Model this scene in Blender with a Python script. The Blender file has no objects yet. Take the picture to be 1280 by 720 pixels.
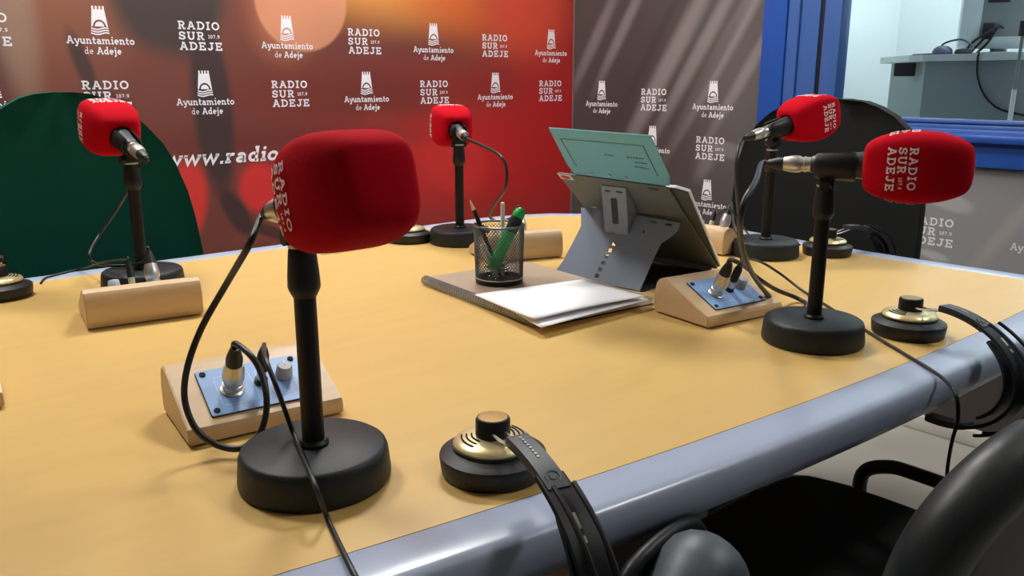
import bpy, bmesh, math, random
import numpy as np
from mathutils import Vector, Matrix
from mathutils.bvhtree import BVHTree
random.seed(7)
PI = math.pi
S = bpy.context.scene
COL = S.collection

# ------------------------------------------------------------------ survey
# The room is axis aligned (red backdrop wall at +Y, grey wall with the studio
# window at +X).  P / on_x / on_y turn a sighting into a real place on a plane.
F, CAMZ, TZ = 1050.0, 1.08, 0.74
PITCH, AZ = math.atan(260 / 1050), math.radians(49.4)
CP, SP = math.cos(PITCH), math.sin(PITCH)
def ray(px, py):
    u, v = (px - 640) / F, (py - 360) / F
    f = CP - v * SP
    return Vector((u * math.sin(AZ) + f * math.cos(AZ), -u * math.cos(AZ) + f * math.sin(AZ), -(SP + v * CP)))
CAM = Vector((0, 0, CAMZ))
def P(px, py, z=TZ):
    d = ray(px, py); return CAM + d * ((z - CAMZ) / d.z)
def on_x(px, py, X):
    d = ray(px, py); return CAM + d * (X / d.x)
def on_y(px, py, Y):
    d = ray(px, py); return CAM + d * (Y / d.y)
def on_plane(px, py, o, n):
    d = ray(px, py); return CAM + d * ((o - CAM).dot(n) / d.dot(n))

# ------------------------------------------------------------------ materials
def srgb(r, g, b):
    def c(v):
        v /= 255.0
        return v / 12.92 if v <= .04045 else ((v + .055) / 1.055) ** 2.4
    return (c(r), c(g), c(b), 1)
def mat(name, col, rough=.5, metal=0, spec=.5, noise=0, nscale=40, bump=0, sheen=0, stretch=(1, 1, 1), coat=0):
    m = bpy.data.materials.new(name); m.use_nodes = True
    nt = m.node_tree; b = nt.nodes['Principled BSDF']
    b.inputs['Base Color'].default_value = col
    b.inputs['Roughness'].default_value = rough
    b.inputs['Metallic'].default_value = metal
    b.inputs['Specular IOR Level'].default_value = spec
    if sheen:
        b.inputs['Sheen Weight'].default_value = sheen
        b.inputs['Sheen Roughness'].default_value = .5
        b.inputs['Sheen Tint'].default_value = (min(1, col[0] * 1.6), col[1], col[2], 1)
    if coat: b.inputs['Coat Weight'].default_value = coat
    if noise or bump:
        tc = nt.nodes.new('ShaderNodeTexCoord'); mp = nt.nodes.new('ShaderNodeMapping')
        mp.inputs['Scale'].default_value = stretch
        nz = nt.nodes.new('ShaderNodeTexNoise'); nz.inputs['Scale'].default_value = nscale
        nz.inputs['Detail'].default_value = 5
        nt.links.new(tc.outputs['Object'], mp.inputs['Vector']); nt.links.new(mp.outputs['Vector'], nz.inputs['Vector'])
        if noise:
            mx = nt.nodes.new('ShaderNodeMix'); mx.data_type = 'RGBA'
            k = 1 - noise
            mx.inputs['A'].default_value = (col[0] * k, col[1] * k, col[2] * k, 1)
            k = 1 + noise
            mx.inputs['B'].default_value = (min(1, col[0] * k), min(1, col[1] * k), min(1, col[2] * k), 1)
            nt.links.new(nz.outputs['Fac'], mx.inputs['Factor']); nt.links.new(mx.outputs['Result'], b.inputs['Base Color'])
        if bump:
            bp = nt.nodes.new('ShaderNodeBump'); bp.inputs['Strength'].default_value = bump; bp.inputs['Distance'].default_value = .002
            nt.links.new(nz.outputs['Fac'], bp.inputs['Height']); nt.links.new(bp.outputs['Normal'], b.inputs['Normal'])
    return m
M = {}
M['table'] = mat('table_laminate', srgb(214, 178, 108), .34, noise=.07, nscale=3, stretch=(2, 14, 2))
M['edge'] = mat('edge_plastic', srgb(164, 176, 198), .26, noise=.02, nscale=8)
M['beech'] = mat('beech_wood', srgb(208, 178, 138), .42, noise=.10, nscale=10, stretch=(1.5, 14, 14))
M['panel'] = mat('panel_blue', srgb(136, 172, 220), .38, noise=.03)
M['panel_mark'] = mat('panel_marking', srgb(190, 214, 240), .5)
M['foam'] = mat('foam_red', srgb(186, 2, 26), .95, spec=.12, noise=.10, nscale=900, bump=.25, sheen=.06)
M['white_print'] = mat('white_print', srgb(238, 235, 240), .7)
M['foam_print'] = mat('foam_print', srgb(240, 226, 230), .85)
M['black'] = mat('black_powder_coat', srgb(33, 38, 41), .5, spec=.35, bump=.08, nscale=700)
M['pole'] = mat('black_tube', srgb(15, 15, 17), .45, spec=.3)
M['black_pl'] = mat('black_plastic', srgb(22, 23, 25), .45, spec=.35)
M['mic_body'] = mat('mic_body_grey', srgb(58, 62, 64), .45, metal=.3)
M['rubber'] = mat('cable_rubber', srgb(28, 29, 31), .45)
M['rubber_grey'] = mat('cable_rubber_grey', srgb(88, 90, 95), .42)
M['silver'] = mat('nickel', srgb(214, 210, 202), .36, metal=.85)
M['chrome'] = mat('chrome', srgb(220, 220, 222), .15, metal=1)
M['gold'] = mat('pale_gold', srgb(232, 220, 168), .34, metal=.65)
M['copper'] = mat('copper_grille', srgb(170, 140, 90), .35, metal=.8, noise=.5, nscale=600)
M['pad'] = mat('ear_pad_leatherette', srgb(24, 26, 29), .5, bump=.15, nscale=300)
M['slider'] = mat('slider_grey', srgb(50, 54, 58), .4)
M['knob'] = mat('knob_grey', srgb(176, 184, 188), .5)
M['alu'] = mat('anodised_alu', srgb(138, 150, 168), .5, spec=.4, noise=.03)
M['slot'] = mat('slot_black', srgb(24, 25, 30), .8)
M['teal'] = mat('teal_card', srgb(116, 186, 210), .75, noise=.02)
M['teal_ink'] = mat('teal_ink', srgb(62, 98, 116), .8)
M['paper'] = mat('paper', srgb(240, 240, 244), .8)
M['cover'] = mat('notebook_cover', srgb(168, 146, 124), .6, noise=.12, nscale=25)
M['wire'] = mat('binding_wire', srgb(176, 178, 186), .35, metal=.5)
M['mesh'] = mat('cup_mesh_metal', srgb(104, 110, 108), .4, metal=.5)
M['cup_rim'] = mat('cup_rim_metal', srgb(96, 102, 102), .35, metal=.6)
M['green_pl'] = mat('green_plastic', srgb(14, 170, 78), .4)
M['dark_pl'] = mat('dark_green_plastic', srgb(30, 42, 40), .4)
M['white_pl'] = mat('white_plastic', srgb(222, 220, 228), .4)
M['wood_tip'] = mat('pencil_wood', srgb(226, 190, 150), .6)
M['green_fab'] = mat('green_upholstery', srgb(10, 77, 61), .9, spec=.2, noise=.15, nscale=300, bump=.2)
M['black_fab'] = mat('black_upholstery', srgb(24, 26, 26), .9, spec=.25, noise=.1, nscale=300, bump=.2)
M['leather'] = mat('black_leatherette', srgb(34, 39, 41), .42, spec=.5, bump=.12, nscale=160)
M['grey_pl'] = mat('grey_plastic', srgb(90, 98, 102), .45)
M['grey_dark'] = mat('grey_leatherette', srgb(72, 82, 88), .45, bump=.1, nscale=160)
M['wall'] = mat('wall_paint', srgb(150, 150, 150), .85, noise=.02, nscale=60)
M['wall_b'] = mat('booth_paint', srgb(226, 236, 238), .85, noise=.02, nscale=60)
M['ceil'] = mat('ceiling_tile', srgb(232, 232, 228), .9, noise=.03, nscale=80)
M['floor'] = mat('floor_vinyl', srgb(172, 170, 160), .45, noise=.07, nscale=7)
M['base_w'] = mat('baseboard_white', srgb(214, 212, 204), .5)
M['blue'] = mat('window_blue', srgb(34, 84, 172), .4, noise=.04, nscale=6, stretch=(1, 4, 1))
M['blue2'] = mat('window_blue_worn', srgb(66, 104, 172), .4, noise=.05, nscale=14)
M['gasket'] = mat('gasket_black', srgb(16, 20, 34), .6)
M['desk_w'] = mat('desk_top_light', srgb(206, 216, 216), .5)
M['desk_g'] = mat('desk_front_grey', srgb(132, 146, 150), .6)
M['desk_s'] = mat('desk_side_grey', srgb(150, 164, 164), .6)
M['mon'] = mat('monitor_silver', srgb(190, 200, 204), .45)
M['mon_d'] = mat('monitor_back_grey', srgb(108, 118, 118), .5)
M['navy'] = mat('navy_plastic', srgb(36, 48, 78), .5)
M['bd_edge'] = mat('backdrop_edge', srgb(120, 112, 108), .6)

def glass():
    m = bpy.data.materials.new('window_glass'); m.use_nodes = True; nt = m.node_tree
    nt.nodes.remove(nt.nodes['Principled BSDF'])
    o = nt.nodes['Material Output']; t = nt.nodes.new('ShaderNodeBsdfTransparent'); g = nt.nodes.new('ShaderNodeBsdfGlossy')
    t.inputs['Color'].default_value = (.93, .96, .96, 1); g.inputs['Roughness'].default_value = .02
    fr = nt.nodes.new('ShaderNodeFresnel'); fr.inputs['IOR'].default_value = 1.3
    mx = nt.nodes.new('ShaderNodeMixShader')
    nt.links.new(fr.outputs[0], mx.inputs[0]); nt.links.new(t.outputs[0], mx.inputs[1]); nt.links.new(g.outputs[0], mx.inputs[2])
    nt.links.new(mx.outputs[0], o.inputs[0]); return m
M['glass'] = glass()

def print_art(name, base, blobs, axis, rough=.55):
    """a printed picture: soft ellipses (u, z, ru, rz, rot, soft, colour, strength) on a base colour"""
    m = bpy.data.materials.new(name); m.use_nodes = True; nt = m.node_tree; b = nt.nodes['Principled BSDF']
    b.inputs['Roughness'].default_value = rough
    tc = nt.nodes.new('ShaderNodeTexCoord'); sx = nt.nodes.new('ShaderNodeSeparateXYZ')
    nt.links.new(tc.outputs['Object'], sx.inputs[0])
    cb = nt.nodes.new('ShaderNodeCombineXYZ')
    nt.links.new(sx.outputs[axis], cb.inputs[0]); nt.links.new(sx.outputs['Z'], cb.inputs[1])
    cur = None
    for (u, z, ru, rz, rot, soft, col, st) in blobs:
        mp = nt.nodes.new('ShaderNodeMapping'); mp.vector_type = 'TEXTURE'
        mp.inputs['Location'].default_value = (u, z, 0); mp.inputs['Rotation'].default_value = (0, 0, math.radians(rot))
        mp.inputs['Scale'].default_value = (ru, rz, 1)
        nt.links.new(cb.outputs[0], mp.inputs['Vector'])
        ln = nt.nodes.new('ShaderNodeVectorMath'); ln.operation = 'LENGTH'; nt.links.new(mp.outputs[0], ln.inputs[0])
        mr = nt.nodes.new('ShaderNodeMapRange'); mr.interpolation_type = 'SMOOTHSTEP'
        mr.inputs['From Min'].default_value = 1; mr.inputs['From Max'].default_value = 1 - soft
        mr.inputs['To Min'].default_value = 0; mr.inputs['To Max'].default_value = st
        nt.links.new(ln.outputs['Value'], mr.inputs['Value'])
        mx = nt.nodes.new('ShaderNodeMix'); mx.data_type = 'RGBA'
        nt.links.new(mr.outputs[0], mx.inputs['Factor'])
        if cur is None: mx.inputs['A'].default_value = base
        else: nt.links.new(cur, mx.inputs['A'])
        mx.inputs['B'].default_value = col; cur = mx.outputs['Result']
    nt.links.new(cur, b.inputs['Base Color']); return m

# ------------------------------------------------------------------ mesh helpers
def obj(name, bm, m, parent=None, smooth=True, angle=40):
    bmesh.ops.recalc_face_normals(bm, faces=bm.faces)
    me = bpy.data.meshes.new(name); 
    if smooth:
        for f in bm.faces: f.smooth = True
        lim = math.radians(angle)
        for e in bm.edges:
            if len(e.link_faces) == 2:
                try:
                    if e.calc_face_angle() > lim: e.smooth = False
                except ValueError: pass
    bm.to_mesh(me); bm.free()
    me.materials.append(m)
    o = bpy.data.objects.new(name, me); COL.objects.link(o)
    if parent: o.parent = parent
    return o
def thing(name, label, cat, loc=(0, 0, 0), rot=(0, 0, 0), group=None):
    o = bpy.data.objects.new(name, None); COL.objects.link(o); o.empty_display_size = .05
    o.location = loc; o.rotation_euler = rot
    return tag(o, label, cat, group)
def tag(o, label, cat, group=None):
    o['label'] = label; o['category'] = cat
    if group: o['group'] = group
    return o
def struct(name, bm, m, parent=None, smooth=False):
    o = obj(name, bm, m, parent, smooth)
    if not parent: o['kind'] = 'structure'
    return o
def B(): return bmesh.new()
def box(bm, x0, x1, y0, y1, z0, z1, bev=0, seg=2):
    vs = [bm.verts.new((x, y, z)) for x in (x0, x1) for y in (y0, y1) for z in (z0, z1)]
    q = [(0, 1, 3, 2), (4, 6, 7, 5), (0, 4, 5, 1), (2, 3, 7, 6), (0, 2, 6, 4), (1, 5, 7, 3)]
    fs = [bm.faces.new([vs[i] for i in k]) for k in q]
    if bev:
        es = list({e for f in fs for e in f.edges})
        bmesh.ops.bevel(bm, geom=es, offset=bev, segments=seg, affect='EDGES', profile=.5)
    return bm
def lathe(bm, prof, seg=32, mtx=None):
    """prof = [(r, h)] turned about Z"""
    rings = []
    for r, h in prof:
        if r < 1e-6: rings.append([bm.verts.new((0, 0, h))])
        else: rings.append([bm.verts.new((r * math.cos(2 * PI * i / seg), r * math.sin(2 * PI * i / seg), h)) for i in range(seg)])
    for a, b in zip(rings, rings[1:]):
        if len(a) == 1 and len(b) == 1: continue
        for i in range(seg):
            j = (i + 1) % seg
            if len(a) == 1: bm.faces.new((a[0], b[i], b[j]))
            elif len(b) == 1: bm.faces.new((a[i], a[j], b[0]))
            else: bm.faces.new((a[i], a[j], b[j], b[i]))
    for r in (rings[0], rings[-1]):
        if len(r) > 1: bm.faces.new(r)
    if mtx is not None:
        bmesh.ops.transform(bm, matrix=mtx, verts=[v for ring in rings for v in ring])
    return bm
def align(o, d):
    return Matrix.Translation(Vector(o)) @ Vector(d).normalized().to_track_quat('Z', 'Y').to_matrix().to_4x4()
def catmull(pts, n=8):
    pts = [Vector(p) for p in pts]; out = []
    q = [pts[0] * 2 - pts[1]] + pts + [pts[-1] * 2 - pts[-2]]
    for i in range(1, len(q) - 2):
        a, b, c, d = q[i - 1:i + 3]
        for k in range(n):
            t = k / n
            out.append(.5 * ((2 * b) + (c - a) * t + (2 * a - 5 * b + 4 * c - d) * t * t + (3 * b - a - 3 * c + d) * t ** 3))
    out.append(pts[-1]); return out
def tube(bm, pts, r, seg=10, closed=False):
    pts = [Vector(p) for p in pts]; n = len(pts)
    rr = r if hasattr(r, '__len__') else [r] * n
    T = []
    for i in range(n):
        a = pts[(i - 1) % n] if (closed or i) else pts[0]; b = pts[(i + 1) % n] if (closed or i < n - 1) else pts[-1]
        T.append((b - a).normalized())
    nrm = T[0].orthogonal().normalized(); rings = []
    for i in range(n):
        if i:
            nrm = (T[i - 1].rotation_difference(T[i])) @ nrm
        nrm = (nrm - T[i] * nrm.dot(T[i])).normalized(); bi = T[i].cross(nrm)
        rings.append([bm.verts.new(pts[i] + (nrm * math.cos(2 * PI * k / seg) + bi * math.sin(2 * PI * k / seg)) * rr[i]) for k in range(seg)])
    rng = range(n) if closed else range(n - 1)
    for i in rng:
        a, b = rings[i], rings[(i + 1) % n]
        for k in range(seg): bm.faces.new((a[k], a[(k + 1) % seg], b[(k + 1) % seg], b[k]))
    if not closed:
        bm.faces.new(rings[0]); bm.faces.new(rings[-1])
    return bm
def strap(bm, pts, side, w, t):
    """flat band of width w (along side) and thickness t following pts"""
    pts = [Vector(p) for p in pts]; side = Vector(side).normalized(); n = len(pts); rings = []
    for i in range(n):
        T = (pts[min(i + 1, n - 1)] - pts[max(i - 1, 0)]).normalized(); nn = T.cross(side).normalized()
        ww = w[i] if hasattr(w, '__len__') else w
        c = pts[i]; k = .25
        rings.append([bm.verts.new(c + side * (a * ww / 2) + nn * (b * t / 2)) for a, b in ((-1, -k), (-1 + .1, -1), (1 - .1, -1), (1, -k), (1, k), (1 - .1, 1), (-1 + .1, 1), (-1, k))])
    for a, b in zip(rings, rings[1:]):
        for k in range(8): bm.faces.new((a[k], a[(k + 1) % 8], b[(k + 1) % 8], b[k]))
    bm.faces.new(rings[0]); bm.faces.new(rings[-1]); return bm
def prism(bm, poly, h, holes=(), mtx=None):
    """poly (x, y) with holes, thickened along z by h"""
    edges = []; vs = []
    for loop in [poly] + list(holes):
        v = [bm.verts.new((p[0], p[1], 0)) for p in loop]; vs += v
        edges += [bm.edges.new((v[i], v[(i + 1) % len(v)])) for i in range(len(v))]
    r = bmesh.ops.triangle_fill(bm, edges=edges, use_beauty=True, use_dissolve=False, normal=(0, 0, 1))
    faces = [g for g in r['geom'] if isinstance(g, bmesh.types.BMFace)]
    ex = bmesh.ops.extrude_face_region(bm, geom=faces)
    nv = [g for g in ex['geom'] if isinstance(g, bmesh.types.BMVert)]
    bmesh.ops.translate(bm, vec=(0, 0, h), verts=nv)
    if mtx is not None: bmesh.ops.transform(bm, matrix=mtx, verts=vs + nv)
    return bm
def rrect(x0, x1, y0, y1, r, n=5):
    out = []
    for cx, cy, a in ((x1 - r, y1 - r, 0), (x0 + r, y1 - r, 90), (x0 + r, y0 + r, 180), (x1 - r, y0 + r, 270)):
        for k in range(n + 1):
            t = math.radians(a + 90 * k / n); out.append((cx + r * math.cos(t), cy + r * math.sin(t)))
    return out
def smoothpoly(pts, n=6):
    """closed catmull through 2-d points"""
    m = len(pts); out = []
    for i in range(m):
        a, b, c, d = [Vector((*pts[(i + k) % m], 0)) for k in (-1, 0, 1, 2)]
        for k in range(n):
            t = k / n; v = .5 * ((2 * b) + (c - a) * t + (2 * a - 5 * b + 4 * c - d) * t * t + (3 * b - a - 3 * c + d) * t ** 3)
            out.append((v.x, v.y))
    return out

# ------------------------------------------------------------------ slab lettering
def arc(cx, cy, rx, ry, a0, a1, n=8):
    return [(cx + rx * math.cos(math.radians(a0 + (a1 - a0) * k / n)), cy + ry * math.sin(math.radians(a0 + (a1 - a0) * k / n))) for k in range(n + 1)]
G = {}   # glyph: (advance width, [polylines])
h = .09
G['R'] = (.92, [[(.2, h), (.2, 1 - h)], [(0, h), (.38, h)], [(0, 1 - h)] + arc(.48, .70, .24, .21, 90, -90) + [(.2, .49)], [(.45, .48), (.72, h)], [(.6, h), (.9, h)]])
G['A'] = (1.0, [[(.16, h), (.46, 1 - h), (.54, 1 - h), (.84, h)], [(.26, .36), (.74, .36)], [(0, h), (.32, h)], [(.68, h), (1, h)], [(.3, 1 - h), (.54, 1 - h)]])
G['D'] = (.95, [[(.2, h), (.2, 1 - h)], [(0, 1 - h)] + arc(.42, .5, .43, .41, 90, -90) + [(0, h)]])
G['I'] = (.5, [[(.25, h), (.25, 1 - h)], [(.02, h), (.48, h)], [(.02, 1 - h), (.48, 1 - h)]])
G['O'] = (1.0, [arc(.5, .5, .4, .41, 0, 360, 20)])
G['S'] = (.78, [[(.68, .74)] + arc(.39, .70, .27, .21, 20, 270, 9) + arc(.39, .30, .29, .21, 90, -160, 9), [(.68, .66), (.68, .92)], [(.09, .08), (.09, .34)]])
G['U'] = (.98, [[(.2, 1 - h)] + [(.2, .36)] + arc(.49, .36, .29, .27, 180, 360, 8) + [(.78, 1 - h)], [(.02, 1 - h), (.38, 1 - h)], [(.6, 1 - h), (.96, 1 - h)]])
G['E'] = (.86, [[(.2, h), (.2, 1 - h)], [(0, h), (.76, h), (.76, .32)], [(0, 1 - h), (.74, 1 - h), (.74, .7)], [(.2, .5), (.55, .5)], [(.55, .38), (.55, .62)]])
G['J'] = (.8, [[(.55, 1 - h), (.55, .34)] + arc(.32, .34, .23, .25, 0, -170, 7), [(.3, 1 - h), (.8, 1 - h)]])
G['1'] = (.5, [[(.05, .78), (.27, 1 - h), (.27, h)], [(.02, h), (.5, h)]])
G['0'] = (.72, [arc(.36, .5, .27, .41, 0, 360, 16)])
G['7'] = (.7, [[(.05, 1 - h), (.62, 1 - h), (.28, h)]])
G['9'] = (.72, [arc(.36, .67, .26, .24, 0, 360, 14), [(.62, .67), (.55, .3), (.2, h)]])
G['.'] = (.3, [[(.06, .09), (.24, .09)]])
x = .68
G['y'] = (.72, [[(.1, x - h), (.37, .06)], [(.64, x - h), (.3, -.22), (.08, -.24)], [(0, x - h), (.24, x - h)], [(.5, x - h), (.74, x - h)]])
G['u'] = (.76, [[(0, x - h), (.14, x - h), (.14, .26)] + arc(.33, .26, .19, .18, 180, 300, 6) + [(.56, .3)], [(.44, x - h), (.57, x - h), (.57, h), (.72, h)]])
G['n'] = (.82, [[(0, x - h), (.16, x - h), (.16, h)], [(0, h), (.32, h)], [(.16, .42)] + arc(.38, .4, .2, .19, 150, 0, 7) + [(.58, h)], [(.44, h), (.78, h)]])
G['t'] = (.52, [[(.2, .9), (.2, .24)] + arc(.36, .24, .16, .16, 180, 300, 5), [(.02, x - h), (.46, x - h)]])
G['a'] = (.7, [[(.1, .5)] + arc(.3, .42, .21, .18, 140, 0, 6) + [(.51, h), (.66, h)], [(.51, .37), (.3, .36)] + arc(.28, .21, .19, .13, 100, 300, 8) + [(.51, .2)]])
G['m'] = (1.22, [[(0, x - h), (.16, x - h), (.16, h)], [(0, h), (.3, h)], [(.16, .42)] + arc(.37, .4, .19, .19, 150, 0, 7) + [(.56, h), (.7, h)], [(.56, .42)] + arc(.77, .4, .19, .19, 150, 0, 7) + [(.96, h)], [(.86, h), (1.16, h)]])
G['i'] = (.4, [[(.02, x - h), (.2, x - h), (.2, h)], [(.02, h), (.38, h)], [(.11, .9), (.29, .9)]])
G['e'] = (.68, [[(.1, .35), (.55, .35)] + arc(.33, .34, .23, .25, 5, 310, 14)])
G['o'] = (.74, [arc(.36, .34, .27, .25, 0, 360, 16)])
G['d'] = (.78, [[(.4, .97), (.56, .97), (.56, h), (.72, h)], arc(.34, .34, .23, .25, 30, 330, 12)])
G['j'] = (.42, [[(.04, x - h), (.24, x - h), (.24, -.06)] + arc(.08, -.06, .16, .18, 0, -110, 5), [(.15, .9), (.33, .9)]])
G['w'] = (1.05, [[(.1, x - h), (.3, .06), (.52, x - h), (.74, .06), (.94, x - h)], [(0, x - h), (.22, x - h)], [(.82, x - h), (1.04, x - h)]])
G['r'] = (.62, [[(0, x - h), (.17, x - h), (.17, h)], [(0, h), (.36, h)], [(.17, .4)] + arc(.42, .38, .22, .21, 150, 60, 4)])
G['s'] = (.6, [[(.48, .54)] + arc(.29, .47, .17, .12, 60, 250, 6) + arc(.29, .2, .2, .13, 80, -140, 7)])
G['c'] = (.64, [arc(.34, .34, .25, .25, 45, 315, 12)])
def ribbon(pts, w):
    """2-d quads of a stroked polyline with mitred joints"""
    pts = [Vector(p) for p in pts]; n = len(pts); closed = (pts[0] - pts[-1]).length < 1e-5
    if closed: pts = pts[:-1]; n -= 1
    L, R = [], []
    for i in range(n):
        ds = []
        if closed or i > 0: ds.append((pts[i] - pts[(i - 1) % n]).normalized())
        if closed or i < n - 1: ds.append((pts[(i + 1) % n] - pts[i]).normalized())
        ns = [Vector((-d.y, d.x)) for d in ds]; m = sum(ns, Vector((0, 0)))
        m = m.normalized() if m.length > 1e-6 else ns[0]
        k = 1 / max(.55, m.dot(ns[0])); L.append(pts[i] + m * (w / 2 * k)); R.append(pts[i] - m * (w / 2 * k))
    out = []
    for i in range(n if closed else n - 1):
        j = (i + 1) % n; out.append([R[i], R[j], L[j], L[i]])
    return out
def word(text, w=.18, gap=.12, slant=0):
    xx = 0; out = []
    for c in text:
        adv, lines = G[c]
        for l in lines:
            for q in ribbon(l, w): out.append([(xx + p.x + slant * p.y, p.y) for p in q])
        xx += adv + gap
    return out, xx - gap
def place(polys, x0, y0, sx, sy): return [[(x0 + p[0] * sx, y0 + p[1] * sy) for p in q] for q in polys]
def logo_radio():
    """three-line station mark, 1.55 wide and 1 high, centred"""
    out = []; cap = .285
    for t, y, wid in (('RADIO', .715, 1.5), ('SUR', .355, .92), ('ADEJE', 0, 1.55)):
        q, ww = word(t, .185, .2); out += place(q, 0, y, wid / ww, cap)
    q, ww = word('107.9', .17, .22); out += place(q, 1.06, .42, .42 / ww, .13)
    return [[(p[0] - .775, p[1] - .5) for p in q] for q in out]
def logo_town():
    """castle over waves with two lines of lettering; letters span 1.75, total height 1.27"""
    out = []; n = 24
    hw = lambda y: .235 - .085 * (y - .55) / .72          # half width of the tower at height y
    cy, r = .75, .165
    for i in range(n):
        a, b = -1 + 2 * i / n, -1 + 2 * (i + 1) / n
        def bot(t):
            X = t * hw(.8); return cy + math.sqrt(max(0, r * r - X * X)) if abs(X) < r else .735
        out.append([(a * hw(bot(a)), bot(a)), (b * hw(bot(b)), bot(b)), (b * hw(1.18), 1.18), (a * hw(1.18), 1.18)])
    tw = hw(1.2)
    for k in range(4):
        a = -tw + 2 * tw * k / 3.55; out.append([(a, 1.18), (a + tw * .3, 1.18), (a + tw * .3, 1.27), (a, 1.27)])
    sun = arc(0, .735, .12, .13, 0, 180, 10)
    for i in range(10): out.append([(0, .735), sun[i], sun[i + 1]])
    for k, y in enumerate((.68, .615, .55)):
        wv = [(-hw(y) + 2 * hw(y) * i / 14, y + .024 * math.sin(i / 14 * 2 * PI + 2.6)) for i in range(15)]
        out += ribbon(wv, .036)
    q, ww = word('Ayuntamiento', .17, .06); out += place(q, -.875, .27, 1.75 / ww, .205)
    q, ww = word('de', .10, .08); out += place(q, -.46, 0, .235 / ww, .19)
    q, ww = word('Adeje', .18, .06); out += place(q, -.14, 0, .64 / ww, .195)
    return out
def letters(polys, sc, to3d, flat=True):
    bm = B()
    for q in polys:
        vs = [bm.verts.new(to3d(p[0] * sc, p[1] * sc)) for p in q]
        try: bm.faces.new(vs)
        except ValueError: pass
    return bm
def raise_print(bm, vec):
    """gives the ink a little body so that it stands on the sheet"""
    ex = bmesh.ops.extrude_face_region(bm, geom=list(bm.faces))
    bmesh.ops.translate(bm, vec=vec, verts=[g for g in ex['geom'] if isinstance(g, bmesh.types.BMVert)])
    return bm

# ------------------------------------------------------------------ room
XE, YN, XW, YS, ZC = 2.62, 2.65, -2.6, -2.6, 2.65
struct('floor', box(B(), XW, XE, YS, YN, -.05, 0), M['floor'])
struct('ceiling', box(B(), XW, XE, YS, YN, ZC, ZC + .05), M['ceil'])
struct('wall_north', box(B(), XW, XE, YN, YN + .1, 0, ZC), M['wall'])
struct('wall_south', box(B(), XW, XE, YS - .1, YS, 0, ZC), M['wall'])
struct('wall_west', box(B(), XW - .1, XW, YS - .1, YN + .1, 0, ZC), M['wall'])
WY0, WY1, WZ0, WZ1 = -.75, 1.70, .85, 2.1          # window opening in the east wall
bm = B()
box(bm, XE, XE + .1, WY1, YN + .1, 0, ZC); box(bm, XE, XE + .1, YS - .1, WY0, 0, ZC)
box(bm, XE, XE + .1, WY0, WY1, 0, WZ0); box(bm, XE, XE + .1, WY0, WY1, WZ1, ZC)
struct('wall_east', bm, M['wall'])
struct('baseboard_east', box(B(), XE - .03, XE - .001, YS, YN - .03, 0, .05, .004), M['base_w'], smooth=True)
struct('baseboard_north', box(B(), XW, XE - .03, YN - .03, YN - .001, 0, .05, .004), M['base_w'], smooth=True)

# window: stepped blue metal frame, the glazing set back
FX = XE - .012
def sash(bm, y0, y1, z0, z1, w, xa, xb, bev=.004, wb=None):
    """picture-frame of four members, the bottom one wb high"""
    wb = wb or w
    box(bm, xa, xb, y1 - w, y1, z0, z1, bev); box(bm, xa, xb, y0, y0 + w, z0, z1, bev)
    box(bm, xa, xb, y0 + w, y1 - w, z0, z0 + wb, bev); box(bm, xa, xb, y0 + w, y1 - w, z1 - w, z1, bev)
    return bm
win = thing('window_1', 'x', 'x'); del win['label']; del win['category']; win['kind'] = 'structure'
obj('outer_frame', sash(B(), -.77, 1.717, .836, 2.1, .09, FX - .012, FX + .05), M['blue'], win)
obj('middle_frame', sash(B(), -.68, 1.627, .915, 2.01, .042, FX - .004, FX + .06, wb=.026), M['blue2'], win)
obj('sash_frame', sash(B(), -.638, 1.585, .938, 1.97, .068, FX + .006, FX + .07, wb=.016), M['blue2'], win)
obj('gasket', sash(B(), -.57, 1.517, .952, 1.902, .016, FX + .012, FX + .066, .002, wb=.006), M['gasket'], win)
obj('glazing_bead', sash(B(), -.554, 1.501, .956, 1.886, .06, FX + .004, FX + .064, wb=.012), M['blue2'], win)
obj('sill', box(B(), FX - .035, FX + .01, -.79, 1.70, .905, .93, .008), M['blue'], win)
obj('glass_pane', box(B(), FX + .035, FX + .041, -.5, 1.45, .965, 1.83), M['glass'], win, False)

# control room behind the glass
CX, CY = 4.75, 2.28
struct('floor_control_room', box(B(), XE + .1, CX, -1.4, CY, .34, .40), M['floor'])
struct('ceiling_control_room', box(B(), XE + .1, CX, -1.4, CY, 2.8, 2.85), M['ceil'])
struct('wall_control_back', box(B(), CX, CX + .1, -1.4, CY + .1, .34, 2.85), M['wall_b'])
struct('wall_control_left', box(B(), XE + .1, CX, CY, CY + .1, .34, 2.85), M['wall_b'])
struct('wall_control_right', box(B(), XE + .1, CX, -1.5, -1.4, .34, 2.85), M['wall_b'])

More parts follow.
